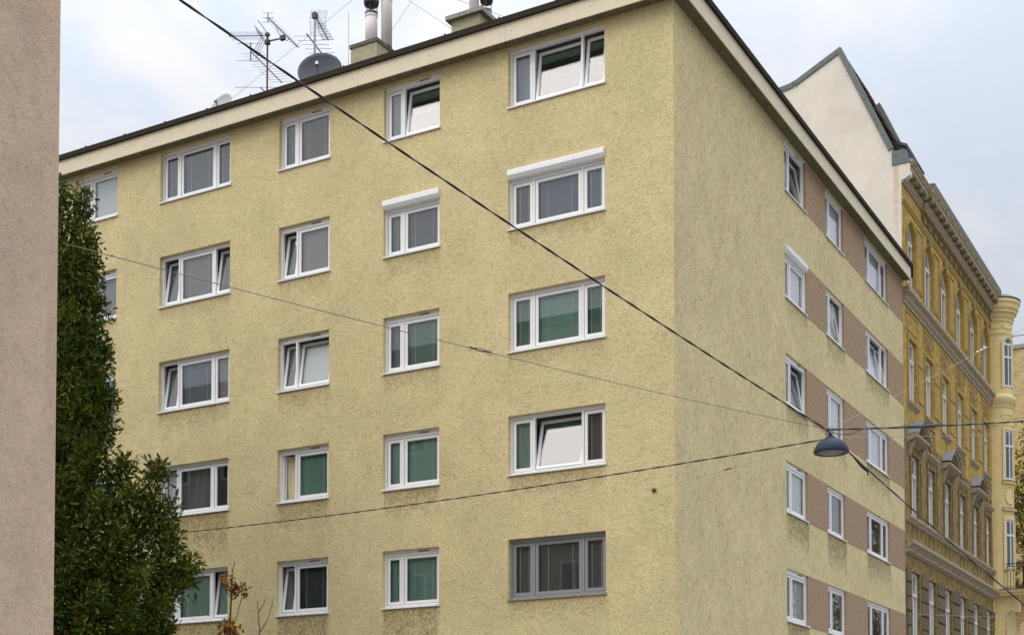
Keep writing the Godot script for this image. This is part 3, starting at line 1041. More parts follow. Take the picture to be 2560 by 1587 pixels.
		while u < seg[1] - 0.1:
			var k := mb()
			moulding(k, [Vector2(0.0, 21.79), Vector2(0.28 + o, 21.79), Vector2(0.28 + o, 21.72), Vector2(0.22 + o, 21.68), Vector2(0.15 + o, 21.70), Vector2(0.11 + o, 21.64), Vector2(0.0, 21.64)], u, u + 0.26)
			obj("bracket", k, M.cornice, b, EAST)
			u += 0.72
	# gutter above the cornice
	var gu := mb()
	moulding(gu, [Vector2(0.1, 22.15), Vector2(0.46, 22.13), Vector2(0.50, 22.20), Vector2(0.48, 22.34), Vector2(0.40, 22.36), Vector2(0.1, 22.36)], 22.55, x1)
	obj("gutter", gu, M.copper, b, EAST)
	# string course between the top storeys
	var sc := mb()
	moulding(sc, [Vector2(0, 17.84), Vector2(0.10, 17.84), Vector2(0.24, 17.79), Vector2(0.24, 17.70), Vector2(0.20, 17.66), Vector2(0.12, 17.58), Vector2(0.12, 17.50), Vector2(0.05, 17.40), Vector2(0.05, 17.32), Vector2(0, 17.30)], x0 + 0.02, x1)
	obj("string_course", sc, M.cornice, b, EAST)
	# second storey: window surrounds, reliefs, aprons
	for i in 6:
		var u: float = AXES[i]
		var st := mb()
		ring(st, u - 0.12, 14.0, u + 1.23, 16.42, 0.12, 0.12, 0.13, 0.0, 0.0, 0.05)
		obj("window_surround", st, M.ochre_trim, b, EAST)
		st = mb()
		moulding(st, [Vector2(-0.13, 14.13), Vector2(0.12, 14.10), Vector2(0.12, 14.03), Vector2(0.06, 13.96), Vector2(0, 13.9), Vector2(-0.13, 13.9)], u - 0.16, u + 1.27)
		obj("window_sill", st, M.cornice_dark, b, EAST)
		if i > 0:
			st = mb()
			for s in 14:
				var t := s / 13.0
				ball(st, Vector3(u + 0.05 + t * 1.0, 16.85 + 0.17 * sin(s * 2.4), 0.0), Vector3(0.075, 0.10, 0.045), 5)
			ball(st, Vector3(u + 0.55, 16.86, 0.01), Vector3(0.14, 0.2, 0.06), 7)
			obj("relief", st, M.relief, b, EAST)
		st = mb()
		ring(st, u - 0.2, 16.56, u + 1.3, 17.18, 0.03, 0.03, 0.03, 0.03, 0.0, 0.02)
		obj("wall_panel", st, M.ochre_trim, b, EAST)
		if i < 5:
			st = mb()
			bx(st, Vector3(u + 1.45, 14.4, 0), Vector3(AXES[i + 1] - 0.30, 15.6, 0.03))
			bx(st, Vector3(u + 1.45, 15.68, 0), Vector3(AXES[i + 1] - 0.30, 16.35, 0.03))
			obj("pilaster", st, M.ochre_trim, b, EAST)
		# third storey window surround and its head
		st = mb()
		ring(st, u + 0.08, 10.18, u + 1.39, 12.47, 0.12, 0.12, 0.14, 0.0, 0.0, 0.05)
		obj("window_surround", st, M.ochre_low, b, EAST)
		if i % 2 == 0:
			pediment(b, u + 0.735, 12.72, i == 0)
		else:
			st = mb()
			ring(st, u + 0.05, 12.84, u + 1.4, 13.86, 0.08, 0.08, 0.08, 0.08, 0.0, 0.04)
			for s in 18:
				var t := s / 18.0 * TAU
				ball(st, Vector3(u + 0.72 + cos(t) * 0.34, 13.34 + sin(t) * 0.3, 0.03), Vector3(0.09, 0.08, 0.06), 5)
			ball(st, Vector3(u + 0.72, 13.34, 0.03), Vector3(0.16, 0.2, 0.08), 7)
			obj("relief", st, M.relief, b, EAST)
			st = mb()
			moulding(st, [Vector2(0, 12.80), Vector2(0.16, 12.78), Vector2(0.16, 12.72), Vector2(0.06, 12.62), Vector2(0, 12.58)], u - 0.02, u + 1.49)
			obj("ledge", st, M.cornice_dark, b, EAST)
		if i < 5:
			st = mb()
			bx(st, Vector3(u + 1.62, 10.2, 0), Vector3(AXES[i + 1] - 0.10, 13.1, 0.035))
			obj("pilaster", st, M.ochre_low, b, EAST)
		# base storey: flat surround
		st = mb()
		ring(st, u + 0.03, 5.0, u + 1.39, 8.42, 0.13, 0.13, 0.11, 0.0, 0.0, 0.04)
		obj("window_surround", st, M.ochre_low, b, EAST)
		st = mb()
		ring(st, u + 0.3, 9.46, u + 1.15, 9.9, 0.04, 0.04, 0.04, 0.04, 0.0, 0.025)
		obj("wall_panel", st, M.ochre_low, b, EAST)
	# sill course and cornice over the base
	var s2 := mb()
	moulding(s2, [Vector2(0, 10.18), Vector2(0.14, 10.16), Vector2(0.14, 10.08), Vector2(0.09, 10.02), Vector2(0.05, 9.94), Vector2(0, 9.92)], x0 + 0.02, x1)
	obj("sill_course", s2, M.cornice_dark, b, EAST)
	var s3 := mb()
	moulding(s3, [Vector2(0, 9.36), Vector2(0.10, 9.34), Vector2(0.27, 9.28), Vector2(0.27, 9.16), Vector2(0.2, 9.10), Vector2(0.12, 9.0), Vector2(0.12, 8.93), Vector2(0.05, 8.86), Vector2(0, 8.84)], x0 + 0.02, x1)
	obj("base_cornice", s3, M.cornice_dark, b, EAST)
	# rusticated piers of the base
	var spans := [[x0 + 0.02, AXES[0] + 0.0]]
	for i in 5:
		spans.append([AXES[i] + 1.43, AXES[i + 1] + 0.0])
	spans.append([AXES[5] + 1.43, x1 - 0.02])
	for p in spans:
		var v := 8.36
		var k := 0
		while v > 0.6:
			if p[1] - p[0] > 0.15:
				var st := mb()
				chamfered(st, Vector3(p[0], v - 0.46, 0), Vector3(p[1], v, 0.075 if k % 2 == 0 else 0.06), 0.03)
				obj("stone_block", st, M.ochre_block[(k + int(p[0])) % 2], b, EAST)
			v -= 0.49
			k += 1
	# firewall: the white gable towards the cream block, in the plane z = -19.66
	var zf := -19.66
	var out := [Vector2(-7.0, 0.0), Vector2(-7.0, 25.0), Vector2(-4.5, 25.62), Vector2(-3.75, 25.72), Vector2(-2.05, 26.55), Vector2(-0.28, 22.55), Vector2(-0.28, 22.15), Vector2(0.29, 22.10), Vector2(0.29, 21.60), Vector2(-0.006, 21.45), Vector2(-0.006, 0.0)]
	slab_frame = Rect2(-7.0, 16.0, 7.4, 11.0)
	var ft := plaster(700, 1040, slab_frame.size, Color(0.75, 0.675, 0.545), false, 26000, [{x0 = 6.72, x1 = 6.92, top = 6.08, bottom = 3.9, s = 0.55}, {x0 = 6.77, x1 = 6.87, top = 6.08, bottom = 3.3, s = 0.6}, {x0 = 0.5, x1 = 6.2, top = 8.6, bottom = 7.4, s = 0.05}], 400, 0.018, Color(0.50, 0.33, 0.11))
	var fw := mb()
	slab(fw, out, zf, zf - 0.3)
	obj("firewall", fw, plaster_material(ft, 0.4), b)
	slab_frame = Rect2()
	# flashing along the gable
	var line := [Vector2(-7.0, 25.0), Vector2(-4.5, 25.62), Vector2(-3.75, 25.72), Vector2(-2.05, 26.55), Vector2(-0.28, 22.62)]
	for i in 4:
		var st := mb()
		var p: Vector2 = line[i]
		var q: Vector2 = line[i + 1]
		var nrm := (q - p).orthogonal().normalized()
		if nrm.y > 0:
			nrm = -nrm
		slab(st, [p - nrm * 0.03, q - nrm * 0.03, q + nrm * 0.15, p + nrm * 0.15], zf + 0.04 + i * 0.004, zf - 0.34 - i * 0.004)
		obj("flashing", st, M.copper, b)
	var cp := mb()
	slab(cp, [Vector2(-0.31, 22.03), Vector2(-0.31, 22.52), Vector2(0.13, 22.50), Vector2(0.15, 22.30), Vector2(0.20, 22.17), Vector2(0.33, 22.03)], zf + 0.03, zf - 0.36)
	obj("corner_flashing", cp, M.copper, b)
	# steep tiled roof behind the gable
	var rf := mb()
	var e0 := Vector3(0.1, 22.2, zf - 0.3)
	var r0 := Vector3(-2.05, 26.5, zf - 0.3)
	var e1 := Vector3(0.1, 22.2, -35.0)
	var r1 := Vector3(-2.05, 26.5, -35.0)
	quad(rf, r0, r1, e1, e0)
	quad(rf, Vector3(-7, 25.0, zf - 0.3), Vector3(-7, 25.0, -35.0), r1, r0)
	quad(rf, r1, Vector3(-7, 25.0, -35), Vector3(-7, 20, -35), Vector3(-0.1, 20, -35))
	tri(rf, r1, Vector3(-0.1, 20, -35), Vector3(-0.1, 22.2, -35))
	var roof := obj("roof", rf, M.tile[1], b)
	var tm := []
	for k in 3:
		var st := mb()
		bx(st, Vector3(0, -0.02, 0), Vector3(0.17, 0.38, 0.02))
		bx(st, Vector3(0.02, -0.04, 0), Vector3(0.15, -0.02, 0.02))
		tm.append(build(st))
	var slope := (r0 - e0).normalized()
	var along := Vector3(0, 0, -1)
	var nrm3 := along.cross(slope).normalized()
	var basis := Basis(along, slope, nrm3)
	var rows := 15
	for r in rows:
		for c in 16:
			var pos: Vector3 = e0 + slope * (0.12 + r * 0.31) + along * (c * 0.18 + (0.09 if r % 2 else 0.0)) + nrm3 * (0.02 + 0.01 * sin(r * 7.0 + c * 3.0))
			put("roof_tile", tm[(r + c) % 3], M.tile[(r * 5 + c * 3 + r * c) % 3], roof, Transform3D(basis.rotated(along, -0.05), pos))
	# dormer cheek and roof window near the gable
	var dm := mb()
	slab(dm, [Vector2(-1.27, 24.85), Vector2(-1.06, 24.97), Vector2(-0.89, 24.60), Vector2(-0.36, 23.42), Vector2(-0.64, 23.5)], -21.0, -21.7)
	obj("dormer_cheek", dm, M.copper, roof)
	var wf := mb()
	slab(wf, [Vector2(-0.38, 23.20), Vector2(0.02, 23.02), Vector2(0.37, 22.30), Vector2(0.31, 22.27), Vector2(-0.01, 22.92), Vector2(-0.38, 23.10)], -20.4, -21.5)
	obj("roof_window_frame", wf, M.steel_dark, roof)
	var wg := mb()
	slab(wg, [Vector2(-0.34, 23.08), Vector2(-0.02, 22.90), Vector2(0.24, 22.38), Vector2(0.02, 22.42)], -20.5, -20.53)
	obj("roof_window_pane", wg, M.sky_glass, roof)
	for s in [26.2, 28.9, 31.6]:
		var sg := mb()
		bx(sg, Vector3(-0.35, 22.7, -s - 0.8), Vector3(0.06, 22.95, -s))
		obj("roof_hatch", sg, M.steel_dark, roof)

var slab_frame := Rect2()      # set while a slab's face carries a laid texture
# closed slab: outline in x, y between two z planes
func slab(st: SurfaceTool, pts: Array, z0: float, z1: float):
	var poly := PackedVector2Array()
	for p in pts:
		poly.append(p)
	var ids := Geometry2D.triangulate_polygon(poly)
	for i in range(0, ids.size(), 3):
		var a := poly[ids[i]]
		var b := poly[ids[i + 1]]
		var c := poly[ids[i + 2]]
		if (b - a).cross(c - a) > 0:
			var t := b
			b = c
			c = t
		for p in [a, b, c]:
			if slab_frame.size.x > 0.0:
				st.set_uv(Vector2((p.x - slab_frame.position.x) / slab_frame.size.x, (slab_frame.end.y - p.y) / slab_frame.size.y))
			st.add_vertex(v3(p, maxf(z0, z1)))
		tri(st, v3(a, minf(z0, z1)), v3(c, minf(z0, z1)), v3(b, minf(z0, z1)))
	for i in poly.size():
		var p := poly[i]
		var q := poly[(i + 1) % poly.size()]
		quad(st, v3(p, z0), v3(q, z0), v3(q, z1), v3(p, z1))

func pediment(b: Node3D, u: float, v: float, pointed: bool):
	var w := 0.98
	var st := mb()
	moulding(st, [Vector2(0, v + 0.22), Vector2(0.34, v + 0.20), Vector2(0.34, v + 0.12), Vector2(0.26, v + 0.06), Vector2(0.10, v - 0.02), Vector2(0, v - 0.08)], u - w, u + w)
	for s in [-1, 1]:
		moulding(st, [Vector2(0, v - 0.02), Vector2(0.2, v - 0.02), Vector2(0.14, v - 0.25), Vector2(0.04, v - 0.5), Vector2(0, v - 0.5)], u + s * 0.78 - 0.1, u + s * 0.78 + 0.1)
	var o := obj("pediment", st, M.cornice_dark, b, EAST)
	# raking cornice: outer curve and inner curve extruded outwards
	var outer := []
	var n := 2 if pointed else 12
	for k in n + 1:
		var t := float(k) / n
		var y: float = (0.62 * (1 - absf(2 * t - 1))) if pointed else 0.55 * sin(PI * t) + 0.05
		outer.append(Vector2(u - w + 2 * w * t, v + 0.22 + y))
	var rk := mb()
	var tp := mb()
	for k in n:
		var p: Vector2 = outer[k]
		var q: Vector2 = outer[k + 1]
		var pi := p.lerp(Vector2(u, v + 0.2), 0.22)
		var qi := q.lerp(Vector2(u, v + 0.2), 0.22)
		quad(rk, v3(p, 0.34), v3(q, 0.34), v3(qi, 0.34), v3(pi, 0.34))
		quad(rk, v3(pi, 0.34), v3(qi, 0.34), v3(qi, 0.05), v3(pi, 0.05))
		quad(rk, v3(pi, 0.05), v3(qi, 0.05), Vector3(u, v + 0.2, 0.05), Vector3(u, v + 0.2, 0.05))
		quad(tp, v3(p, 0.0), v3(q, 0.0), v3(q, 0.38), v3(p, 0.38))
		quad(tp, v3(p, 0.38), v3(q, 0.38), v3(q + Vector2(0, -0.03), 0.38), v3(p + Vector2(0, -0.03), 0.38))
	obj("raking_cornice", rk, M.cornice_dark, o)
	obj("metal_cover", tp, plain(0.26, 0.26, 0.27, 0.45, 0.3), o)

func old_window(b: Node3D, xf: Transform3D, W: float, H: float, arched: bool):
	var key := "old %.2f %.2f %s" % [W, H, arched]
	if not cache.has(key):
		var st := mb()
		var g := mb()
		var tr := H * 0.66                                     # height of the transom
		var top := H
		if arched:
			top = H - W / 2
			var r := W / 2
			for k in 12:
				var t0 := PI - PI * k / 12.0
				var t1 := PI - PI * (k + 1) / 12.0
				for z in [0.0]:
					var a := Vector3(r + cos(t0) * (r - 0.09), top + sin(t0) * (r - 0.09), z)
					var c := Vector3(r + cos(t1) * (r - 0.09), top + sin(t1) * (r - 0.09), z)
					var e := Vector3(r + cos(t1) * r, top + sin(t1) * r, z)
					var f := Vector3(r + cos(t0) * r, top + sin(t0) * r, z)
					quad(st, f, e, c, a)
					quad(st, a, c, c + Vector3(0, 0, -0.08), a + Vector3(0, 0, -0.08))
				tri(g, Vector3(r, top - 0.01, -0.05), Vector3(r + cos(t0) * r, top + sin(t0) * r, -0.05), Vector3(r + cos(t1) * r, top + sin(t1) * r, -0.05))
			bx(st, Vector3(r - 0.03, top, -0.06), Vector3(r + 0.03, H - 0.05, -0.01))
			tr = top - 0.12
		bx(st, Vector3(0, 0, -0.08), Vector3(0.10, top, 0.0))
		bx(st, Vector3(W - 0.10, 0, -0.08), Vector3(W, top, 0.0))
		bx(st, Vector3(0.10, 0, -0.08), Vector3(W - 0.10, 0.10, 0.0))
		if not arched:
			bx(st, Vector3(0.10, H - 0.09, -0.08), Vector3(W - 0.10, H, 0.0))
			bx(st, Vector3(W / 2 - 0.03, tr + 0.12, -0.07), Vector3(W / 2 + 0.03, H - 0.09, -0.012))
		moulding(st, [Vector2(-0.08, tr), Vector2(0.02, tr), Vector2(0.04, tr + 0.04), Vector2(0.04, tr + 0.10), Vector2(0.01, tr + 0.12), Vector2(-0.08, tr + 0.12)], 0.10, W - 0.10)
		bx(st, Vector3(W / 2 - 0.055, 0.10, -0.07), Vector3(W / 2 + 0.055, tr, 0.008))
		quad(g, Vector3(0.1, top, -0.05), Vector3(W - 0.1, top, -0.05), Vector3(W - 0.1, 0.1, -0.05), Vector3(0.1, 0.1, -0.05))
		cache[key] = build(st)
		cache["g" + key] = build(g)
		var cr := mb(false)
		for i in 20:
			quad(cr, fold(0, W, i / 20.0, H), fold(0, W, (i + 1) / 20.0, H), fold(0, W, (i + 1) / 20.0, 0), fold(0, W, i / 20.0, 0))
		cache["c" + key] = build(cr)
	var w := put("window", cache[key], M.old_white, b, xf)
	put("pane", cache["g" + key], M.glass, w)
	if not arched:
		put("curtain", cache["c" + key], M.curtain_white, w, Transform3D(Basis(), Vector3(0, 0, -0.2)))
	var kr := "oldroom %.2f %.2f" % [W, H]
	if not cache.has(kr):
		var st := mb()
		quad(st, Vector3(0, H, -0.9), Vector3(W, H, -0.9), Vector3(W, 0, -0.9), Vector3(0, 0, -0.9))
		quad(st, Vector3(0, H, -0.08), Vector3(0, H, -0.9), Vector3(0, 0, -0.9), Vector3(0, 0, -0.08))
		quad(st, Vector3(W, H, -0.9), Vector3(W, H, -0.08), Vector3(W, 0, -0.08), Vector3(W, 0, -0.9))
		quad(st, Vector3(0, H, -0.08), Vector3(W, H, -0.08), Vector3(W, H, -0.9), Vector3(0, H, -0.9))
		quad(st, Vector3(0, 0, -0.9), Vector3(W, 0, -0.9), Vector3(W, 0, -0.08), Vector3(0, 0, -0.08))
		cache[kr] = build(st)
	put("interior", cache[kr], M.interior, w)

# ---------------------------------------------------------------- pale yellow house with the rounded oriel
const OC := Vector3(0.05, 0, -35.82)
const OR := 0.72

# plan of the oriel at an offset from its wall, as points from the ochre house round to the street face
func plan(off: float) -> Array:
	var pts := [Vector2(-0.3, OC.z + OR + off), Vector2(OC.x, OC.z + OR + off)]
	for k in range(1, 33):
		var a := PI * k / 32.0
		pts.append(Vector2(OC.x + sin(a) * (OR + off), OC.z + cos(a) * (OR + off)))
	pts.append(Vector2(-0.3, OC.z - OR - off))
	return pts

func loft(st: SurfaceTool, prof: Array):           # profile of Vector2(offset, y) round the oriel
	for i in prof.size() - 1:
		var a := plan(prof[i].x)
		var c := plan(prof[i + 1].x)
		for k in a.size() - 1:
			quad(st, Vector3(c[k].x, prof[i + 1].y, c[k].y), Vector3(c[k + 1].x, prof[i + 1].y, c[k + 1].y), Vector3(a[k + 1].x, prof[i].y, a[k + 1].y), Vector3(a[k].x, prof[i].y, a[k].y))
	for p in [prof[0], prof[prof.size() - 1]]:
		var a := plan(p.x)
		for k in range(1, a.size() - 1):
			tri(st, Vector3(a[0].x, p.y, a[0].y), Vector3(a[k].x, p.y, a[k].y), Vector3(a[k + 1].x, p.y, a[k + 1].y))

func oriel_house():
	var b := thing("oriel_house", "pale yellow corner house with a rounded oriel and an iron balcony", "building")
	var st := mb()
	bx(st, Vector3(-8, 0, -40.2), Vector3(0.0, 22.3, -35.09))
	obj("wall", st, M.pale, b)
	st = mb()
	loft(st, [Vector2(0, 9.3), Vector2(0, 21.0)])
	var wall := obj("oriel_wall", st, M.pale, b)
	# mouldings round the oriel
	for p in [["oriel_cornice", [Vector2(0, 21.0), Vector2(0.05, 21.03), Vector2(0.05, 21.12), Vector2(0.10, 21.18), Vector2(0.10, 21.34), Vector2(0.20, 21.40), Vector2(0.20, 21.48), Vector2(0.28, 21.58), Vector2(0.30, 21.74), Vector2(0.36, 21.82), Vector2(0.36, 21.92), Vector2(0.30, 21.96)]],
			["oriel_band", [Vector2(0, 20.42), Vector2(0.03, 20.44), Vector2(0.05, 20.50), Vector2(0.05, 20.56), Vector2(0, 20.58)]],
			["oriel_band", [Vector2(0, 17.22), Vector2(0.03, 17.26), Vector2(0.06, 17.36), Vector2(0.12, 17.46), Vector2(0.17, 17.60), Vector2(0.17, 17.70), Vector2(0.10, 17.78), Vector2(0, 17.84)]],
			["oriel_band", [Vector2(0, 16.46), Vector2(0.03, 16.48), Vector2(0.03, 16.56), Vector2(0, 16.58)]]]:
		var m := mb()
		loft(m, p[1])
		obj(p[0], m, M.pale, b)
	var rf := mb()
	loft(rf, [Vector2(0.38, 21.96), Vector2(0.38, 22.0), Vector2(0.1, 22.18), Vector2(-0.3, 22.3)])
	obj("oriel_roof", rf, M.copper, b)
	# dentils
	for k in 16:
		var a := PI / 2 * (k - 3) / 14.0
		var pos := Vector3(OC.x + sin(maxf(a, 0.0)) * (OR + 0.10) + minf(a, 0.0) * 0.9, 21.28, OC.z + cos(maxf(a, 0.0)) * (OR + 0.10))
		var d := mb()
		bx(d, Vector3(-0.022, -0.06, -0.01), Vector3(0.022, 0.06, 0.05))
		obj("dentil", d, M.pale, b, Transform3D(Basis(Vector3.UP, maxf(a, 0.0)), pos))
	# garland under the cornice
	var g := mb()
	for s in 22:
		var t := s / 21.0
		var a := lerpf(-0.1, 1.4, t)
		var sag := absf(sin(t * PI * 2.0))
		ball(g, Vector3(OC.x + sin(a) * OR, 20.86 - 0.17 * sag, OC.z + cos(a) * OR), Vector3(0.05, 0.05, 0.05), 5)
	for t in [0.0, 0.7, 1.4]:
		for j in 3:
			ball(g, Vector3(OC.x + sin(t) * OR, 20.90 - j * 0.09, OC.z + cos(t) * OR), Vector3(0.06, 0.06, 0.06), 5)
	obj("garland", g, M.pale, b)
	# curved windows: recess as dark glass in white frames set into a surround
	for w in [[18.15, 20.05, true], [14.1, 16.25, false], [10.25, 12.35, false]]:
		oriel_window(b, w[0], w[1], w[2])
	for v in [[12.85, 0.12], [14.02, 0.10]]:
		var m := mb()
		arc_band(m, 0.52, 1.62, v[0] - 0.09, v[0], 0.0, v[1])
		obj("oriel_ledge", m, M.pale, b)
		m = mb()
		arc_band(m, 0.50, 1.64, v[0], v[0] + 0.02, 0.0, v[1] + 0.02)
		obj("ledge_cover", m, M.copper, b)
	var rl := mb()
	for s in 16:
		var t := s / 16.0 * TAU
		var a := 1.05 + cos(t) * 0.36
		ball(rl, Vector3(OC.x + sin(a) * OR, 13.45 + sin(t) * 0.40, OC.z + cos(a) * OR), Vector3(0.06, 0.07, 0.06), 5)
	obj("relief", rl, M.pale, b)
	rl = mb()
	for s in 12:
		var a := lerpf(0.5, 1.5, s / 11.0)
		ball(rl, Vector3(OC.x + sin(a) * OR, 16.9 + 0.12 * sin(s * 2.2), OC.z + cos(a) * OR), Vector3(0.06, 0.08, 0.05), 5)
	obj("relief", rl, M.pale, b)
	# balcony: slab, console, railing
	var sl := mb()
	bx(sl, Vector3(0.0, 9.20, -40.2), Vector3(1.35, 9.32, -35.16))
	bx(sl, Vector3(0.0, 9.08, -40.2), Vector3(1.2, 9.20, -35.22))
	obj("balcony_slab", sl, M.pale, b)
	sl = mb()
	bx(sl, Vector3(-0.02, 9.322, -40.24), Vector3(1.4, 9.35, -35.12))
	obj("balcony_edge", sl, M.copper, b)
	for z in [-35.5, -39.0]:
		sl = mb()
		slab(sl, [Vector2(0, 9.08), Vector2(0.98, 9.08), Vector2(0.98, 8.35), Vector2(0.62, 8.45), Vector2(0.4, 8.2), Vector2(0.32, 7.6), Vector2(0.30, 6.9), Vector2(0.0, 6.8)], z, z - 0.4)
		obj("console", sl, M.pale, b)
	railing(b)
	# ground floor front below the balcony
	var gw := mb()
	bx(gw, Vector3(-0.3, 0, -40.0), Vector3(0.30, 9.08, -36.4))
	obj("base_wall", gw, M.pale, b)
	old_window(b, EAST * Transform3D(Basis(), Vector3(37.2, 5.2, 0.305)), 1.05, 2.2, false)

func arc_band(st: SurfaceTool, a0: float, a1: float, y0: float, y1: float, o0: float, o1: float):
	var n := 10
	for k in n:
		var s := lerpf(a0, a1, float(k) / n)
		var t := lerpf(a0, a1, float(k + 1) / n)
		var ds := Vector3(sin(s), 0, cos(s))
		var dt := Vector3(sin(t), 0, cos(t))
		var p0 := OC + ds * (OR + o0)
		var p1 := OC + ds * (OR + o1)
		var q0 := OC + dt * (OR + o0)
		var q1 := OC + dt * (OR + o1)
		var u0 := Vector3(0, y0, 0)
		var u1 := Vector3(0, y1, 0)
		quad(st, p1 + u1, q1 + u1, q1 + u0, p1 + u0)
		quad(st, p0 + u1, q0 + u1, q1 + u1, p1 + u1)
		quad(st, p1 + u0, q1 + u0, q0 + u0, p0 + u0)
		if k == 0:
			quad(st, p0 + u1, p1 + u1, p1 + u0, p0 + u0)
		if k == n - 1:
			quad(st, q1 + u1, q0 + u1, q0 + u0, q1 + u0)

func oriel_window(b: Node3D, y0: float, y1: float, arched: bool):
	# flat casement standing just inside a raised curved surround
	var mid := 1.02
	var half := 0.36
	var s := mb()
	arc_band(s, mid - half - 0.12, mid - half, y0 - 0.05, y1, 0.0, 0.06)
	arc_band(s, mid + half, mid + half + 0.12, y0 - 0.05, y1, 0.0, 0.06)
	if arched:
		for k in 12:
			var t0 := PI * k / 12.0
			var t1 := PI * (k + 1) / 12.0
			for q in [[half, half + 0.12, 0.06]]:
				quad(s, cyl(mid, t0, q[1], y1, q[2]), cyl(mid, t1, q[1], y1, q[2]), cyl(mid, t1, q[0], y1, q[2]), cyl(mid, t0, q[0], y1, q[2]))
				quad(s, cyl(mid, t0, q[0], y1, q[2]), cyl(mid, t1, q[0], y1, q[2]), cyl(mid, t1, q[0], y1, 0.0), cyl(mid, t0, q[0], y1, 0.0))
				quad(s, cyl(mid, t0, q[1], y1, 0.0), cyl(mid, t1, q[1], y1, 0.0), cyl(mid, t1, q[1], y1, q[2]), cyl(mid, t0, q[1], y1, q[2]))
	else:
		arc_band(s, mid - half - 0.12, mid + half + 0.12, y1, y1 + 0.12, 0.0, 0.06)
	obj("window_surround", s, M.pale, b)
	var fr := mb()
	arc_band(fr, mid - half, mid - half + 0.09, y0, y1, 0.0, 0.02)
	arc_band(fr, mid + half - 0.09, mid + half, y0, y1, 0.0, 0.02)
	arc_band(fr, mid - 0.04, mid + 0.04, y0, y1, 0.0, 0.022)
	arc_band(fr, mid - half, mid + half, y0, y0 + 0.08, 0.0, 0.024)
	arc_band(fr, mid - half, mid + half, y1 - 0.08, y1, 0.0, 0.024)
	arc_band(fr, mid - half, mid + half, lerpf(y0, y1, 0.66), lerpf(y0, y1, 0.66) + 0.09, 0.0, 0.034)
	var w := obj("window", fr, M.old_white, b)
	var fr2 := mb()
	var g := mb()
	arc_band(g, mid - half + 0.02, mid + half - 0.02, y0 + 0.02, y1 - 0.02, 0.0, 0.008)
	if arched:
		for k in 12:
			var t0 := PI * k / 12.0
			var t1 := PI * (k + 1) / 12.0
			tri(g, cyl(mid, 0, 0.0, y1, 0.008), cyl(mid, t1, half, y1, 0.008), cyl(mid, t0, half, y1, 0.008))
			quad(fr2, cyl(mid, t0, half, y1, 0.02), cyl(mid, t1, half, y1, 0.02), cyl(mid, t1, half - 0.09, y1, 0.02), cyl(mid, t0, half - 0.09, y1, 0.02))
		obj("arch_frame", fr2, M.old_white, w)
	obj("pane", g, plain(0.10, 0.11, 0.10, 0.03), w)

func cyl(mid: float, t: float, r: float, y: float, off: float) -> Vector3:     # a point of an arch bent round the oriel
	var a := mid + cos(t) * r
	return OC + Vector3(sin(a) * (OR + off), y + sin(t) * r * OR, cos(a) * (OR + off))

func railing(b: Node3D):
	var m := mb()
	var h0 := 9.42
	var h1 := 10.42
	var path := [Vector3(0.03, 0, -35.2), Vector3(1.22, 0, -35.2), Vector3(1.22, 0, -40.1)]
	for i in 2:
		var p: Vector3 = path[i]
		var q: Vector3 = path[i + 1]
		for h in [h0, h0 + 0.70, h0 + 0.88, h1]:
			tube(m, [p + Vector3(0, h, 0), q + Vector3(0, h, 0)], 0.020 if h == h1 else 0.013, 5)
	var rail := obj("railing", m, M.iron, b)
	for i in 2:
		var p: Vector3 = path[i]
		var q: Vector3 = path[i + 1]
		var n := int(p.distance_to(q) / 0.13)
		for k in n + 1:
			var c := p.lerp(q, float(k) / n)
			var s := mb()
			tube(s, [c + Vector3(0, h0 - 0.08, 0), c + Vector3(0, h0 + 0.70, 0)], 0.010, 4)
			if k % 2 == 0:
				var d := (q - p).normalized() * 0.045
				for t in 8:
					var a0 := TAU * t / 8.0
					var a1 := TAU * (t + 1) / 8.0
					tube(s, [c + d * cos(a0) + Vector3(0, h0 + 0.79 + 0.07 * sin(a0), 0), c + d * cos(a1) + Vector3(0, h0 + 0.79 + 0.07 * sin(a1), 0)], 0.008, 4, false)
			obj("baluster", s, M.iron, rail)
	# ornate corner post with a wheel
	var pst := mb()
	var c := Vector3(1.22, 0, -35.2)
	tube(pst, [c + Vector3(0, h0 - 0.1, 0), c + Vector3(0, h1 + 0.12, 0)], 0.028, 6)
	for t in 14:
		var a0 := TAU * t / 14.0
		var a1 := TAU * (t + 1) / 14.0
		for rr in [0.17, 0.11]:
			tube(pst, [c + Vector3(-0.1 + cos(a0) * rr, h1 - 0.05 + sin(a0) * rr, 0.0), c + Vector3(-0.1 + cos(a1) * rr, h1 - 0.05 + sin(a1) * rr, 0.0)], 0.017, 4, false)
	for a in [0.0, PI / 4, PI / 2, PI * 0.75]:
		tube(pst, [c + Vector3(-0.1 + cos(a) * 0.16, h1 - 0.05 + sin(a) * 0.16, 0), c + Vector3(-0.1 - cos(a) * 0.16, h1 - 0.05 - sin(a) * 0.16, 0)], 0.012, 4)
	obj("post", pst, M.iron, rail)

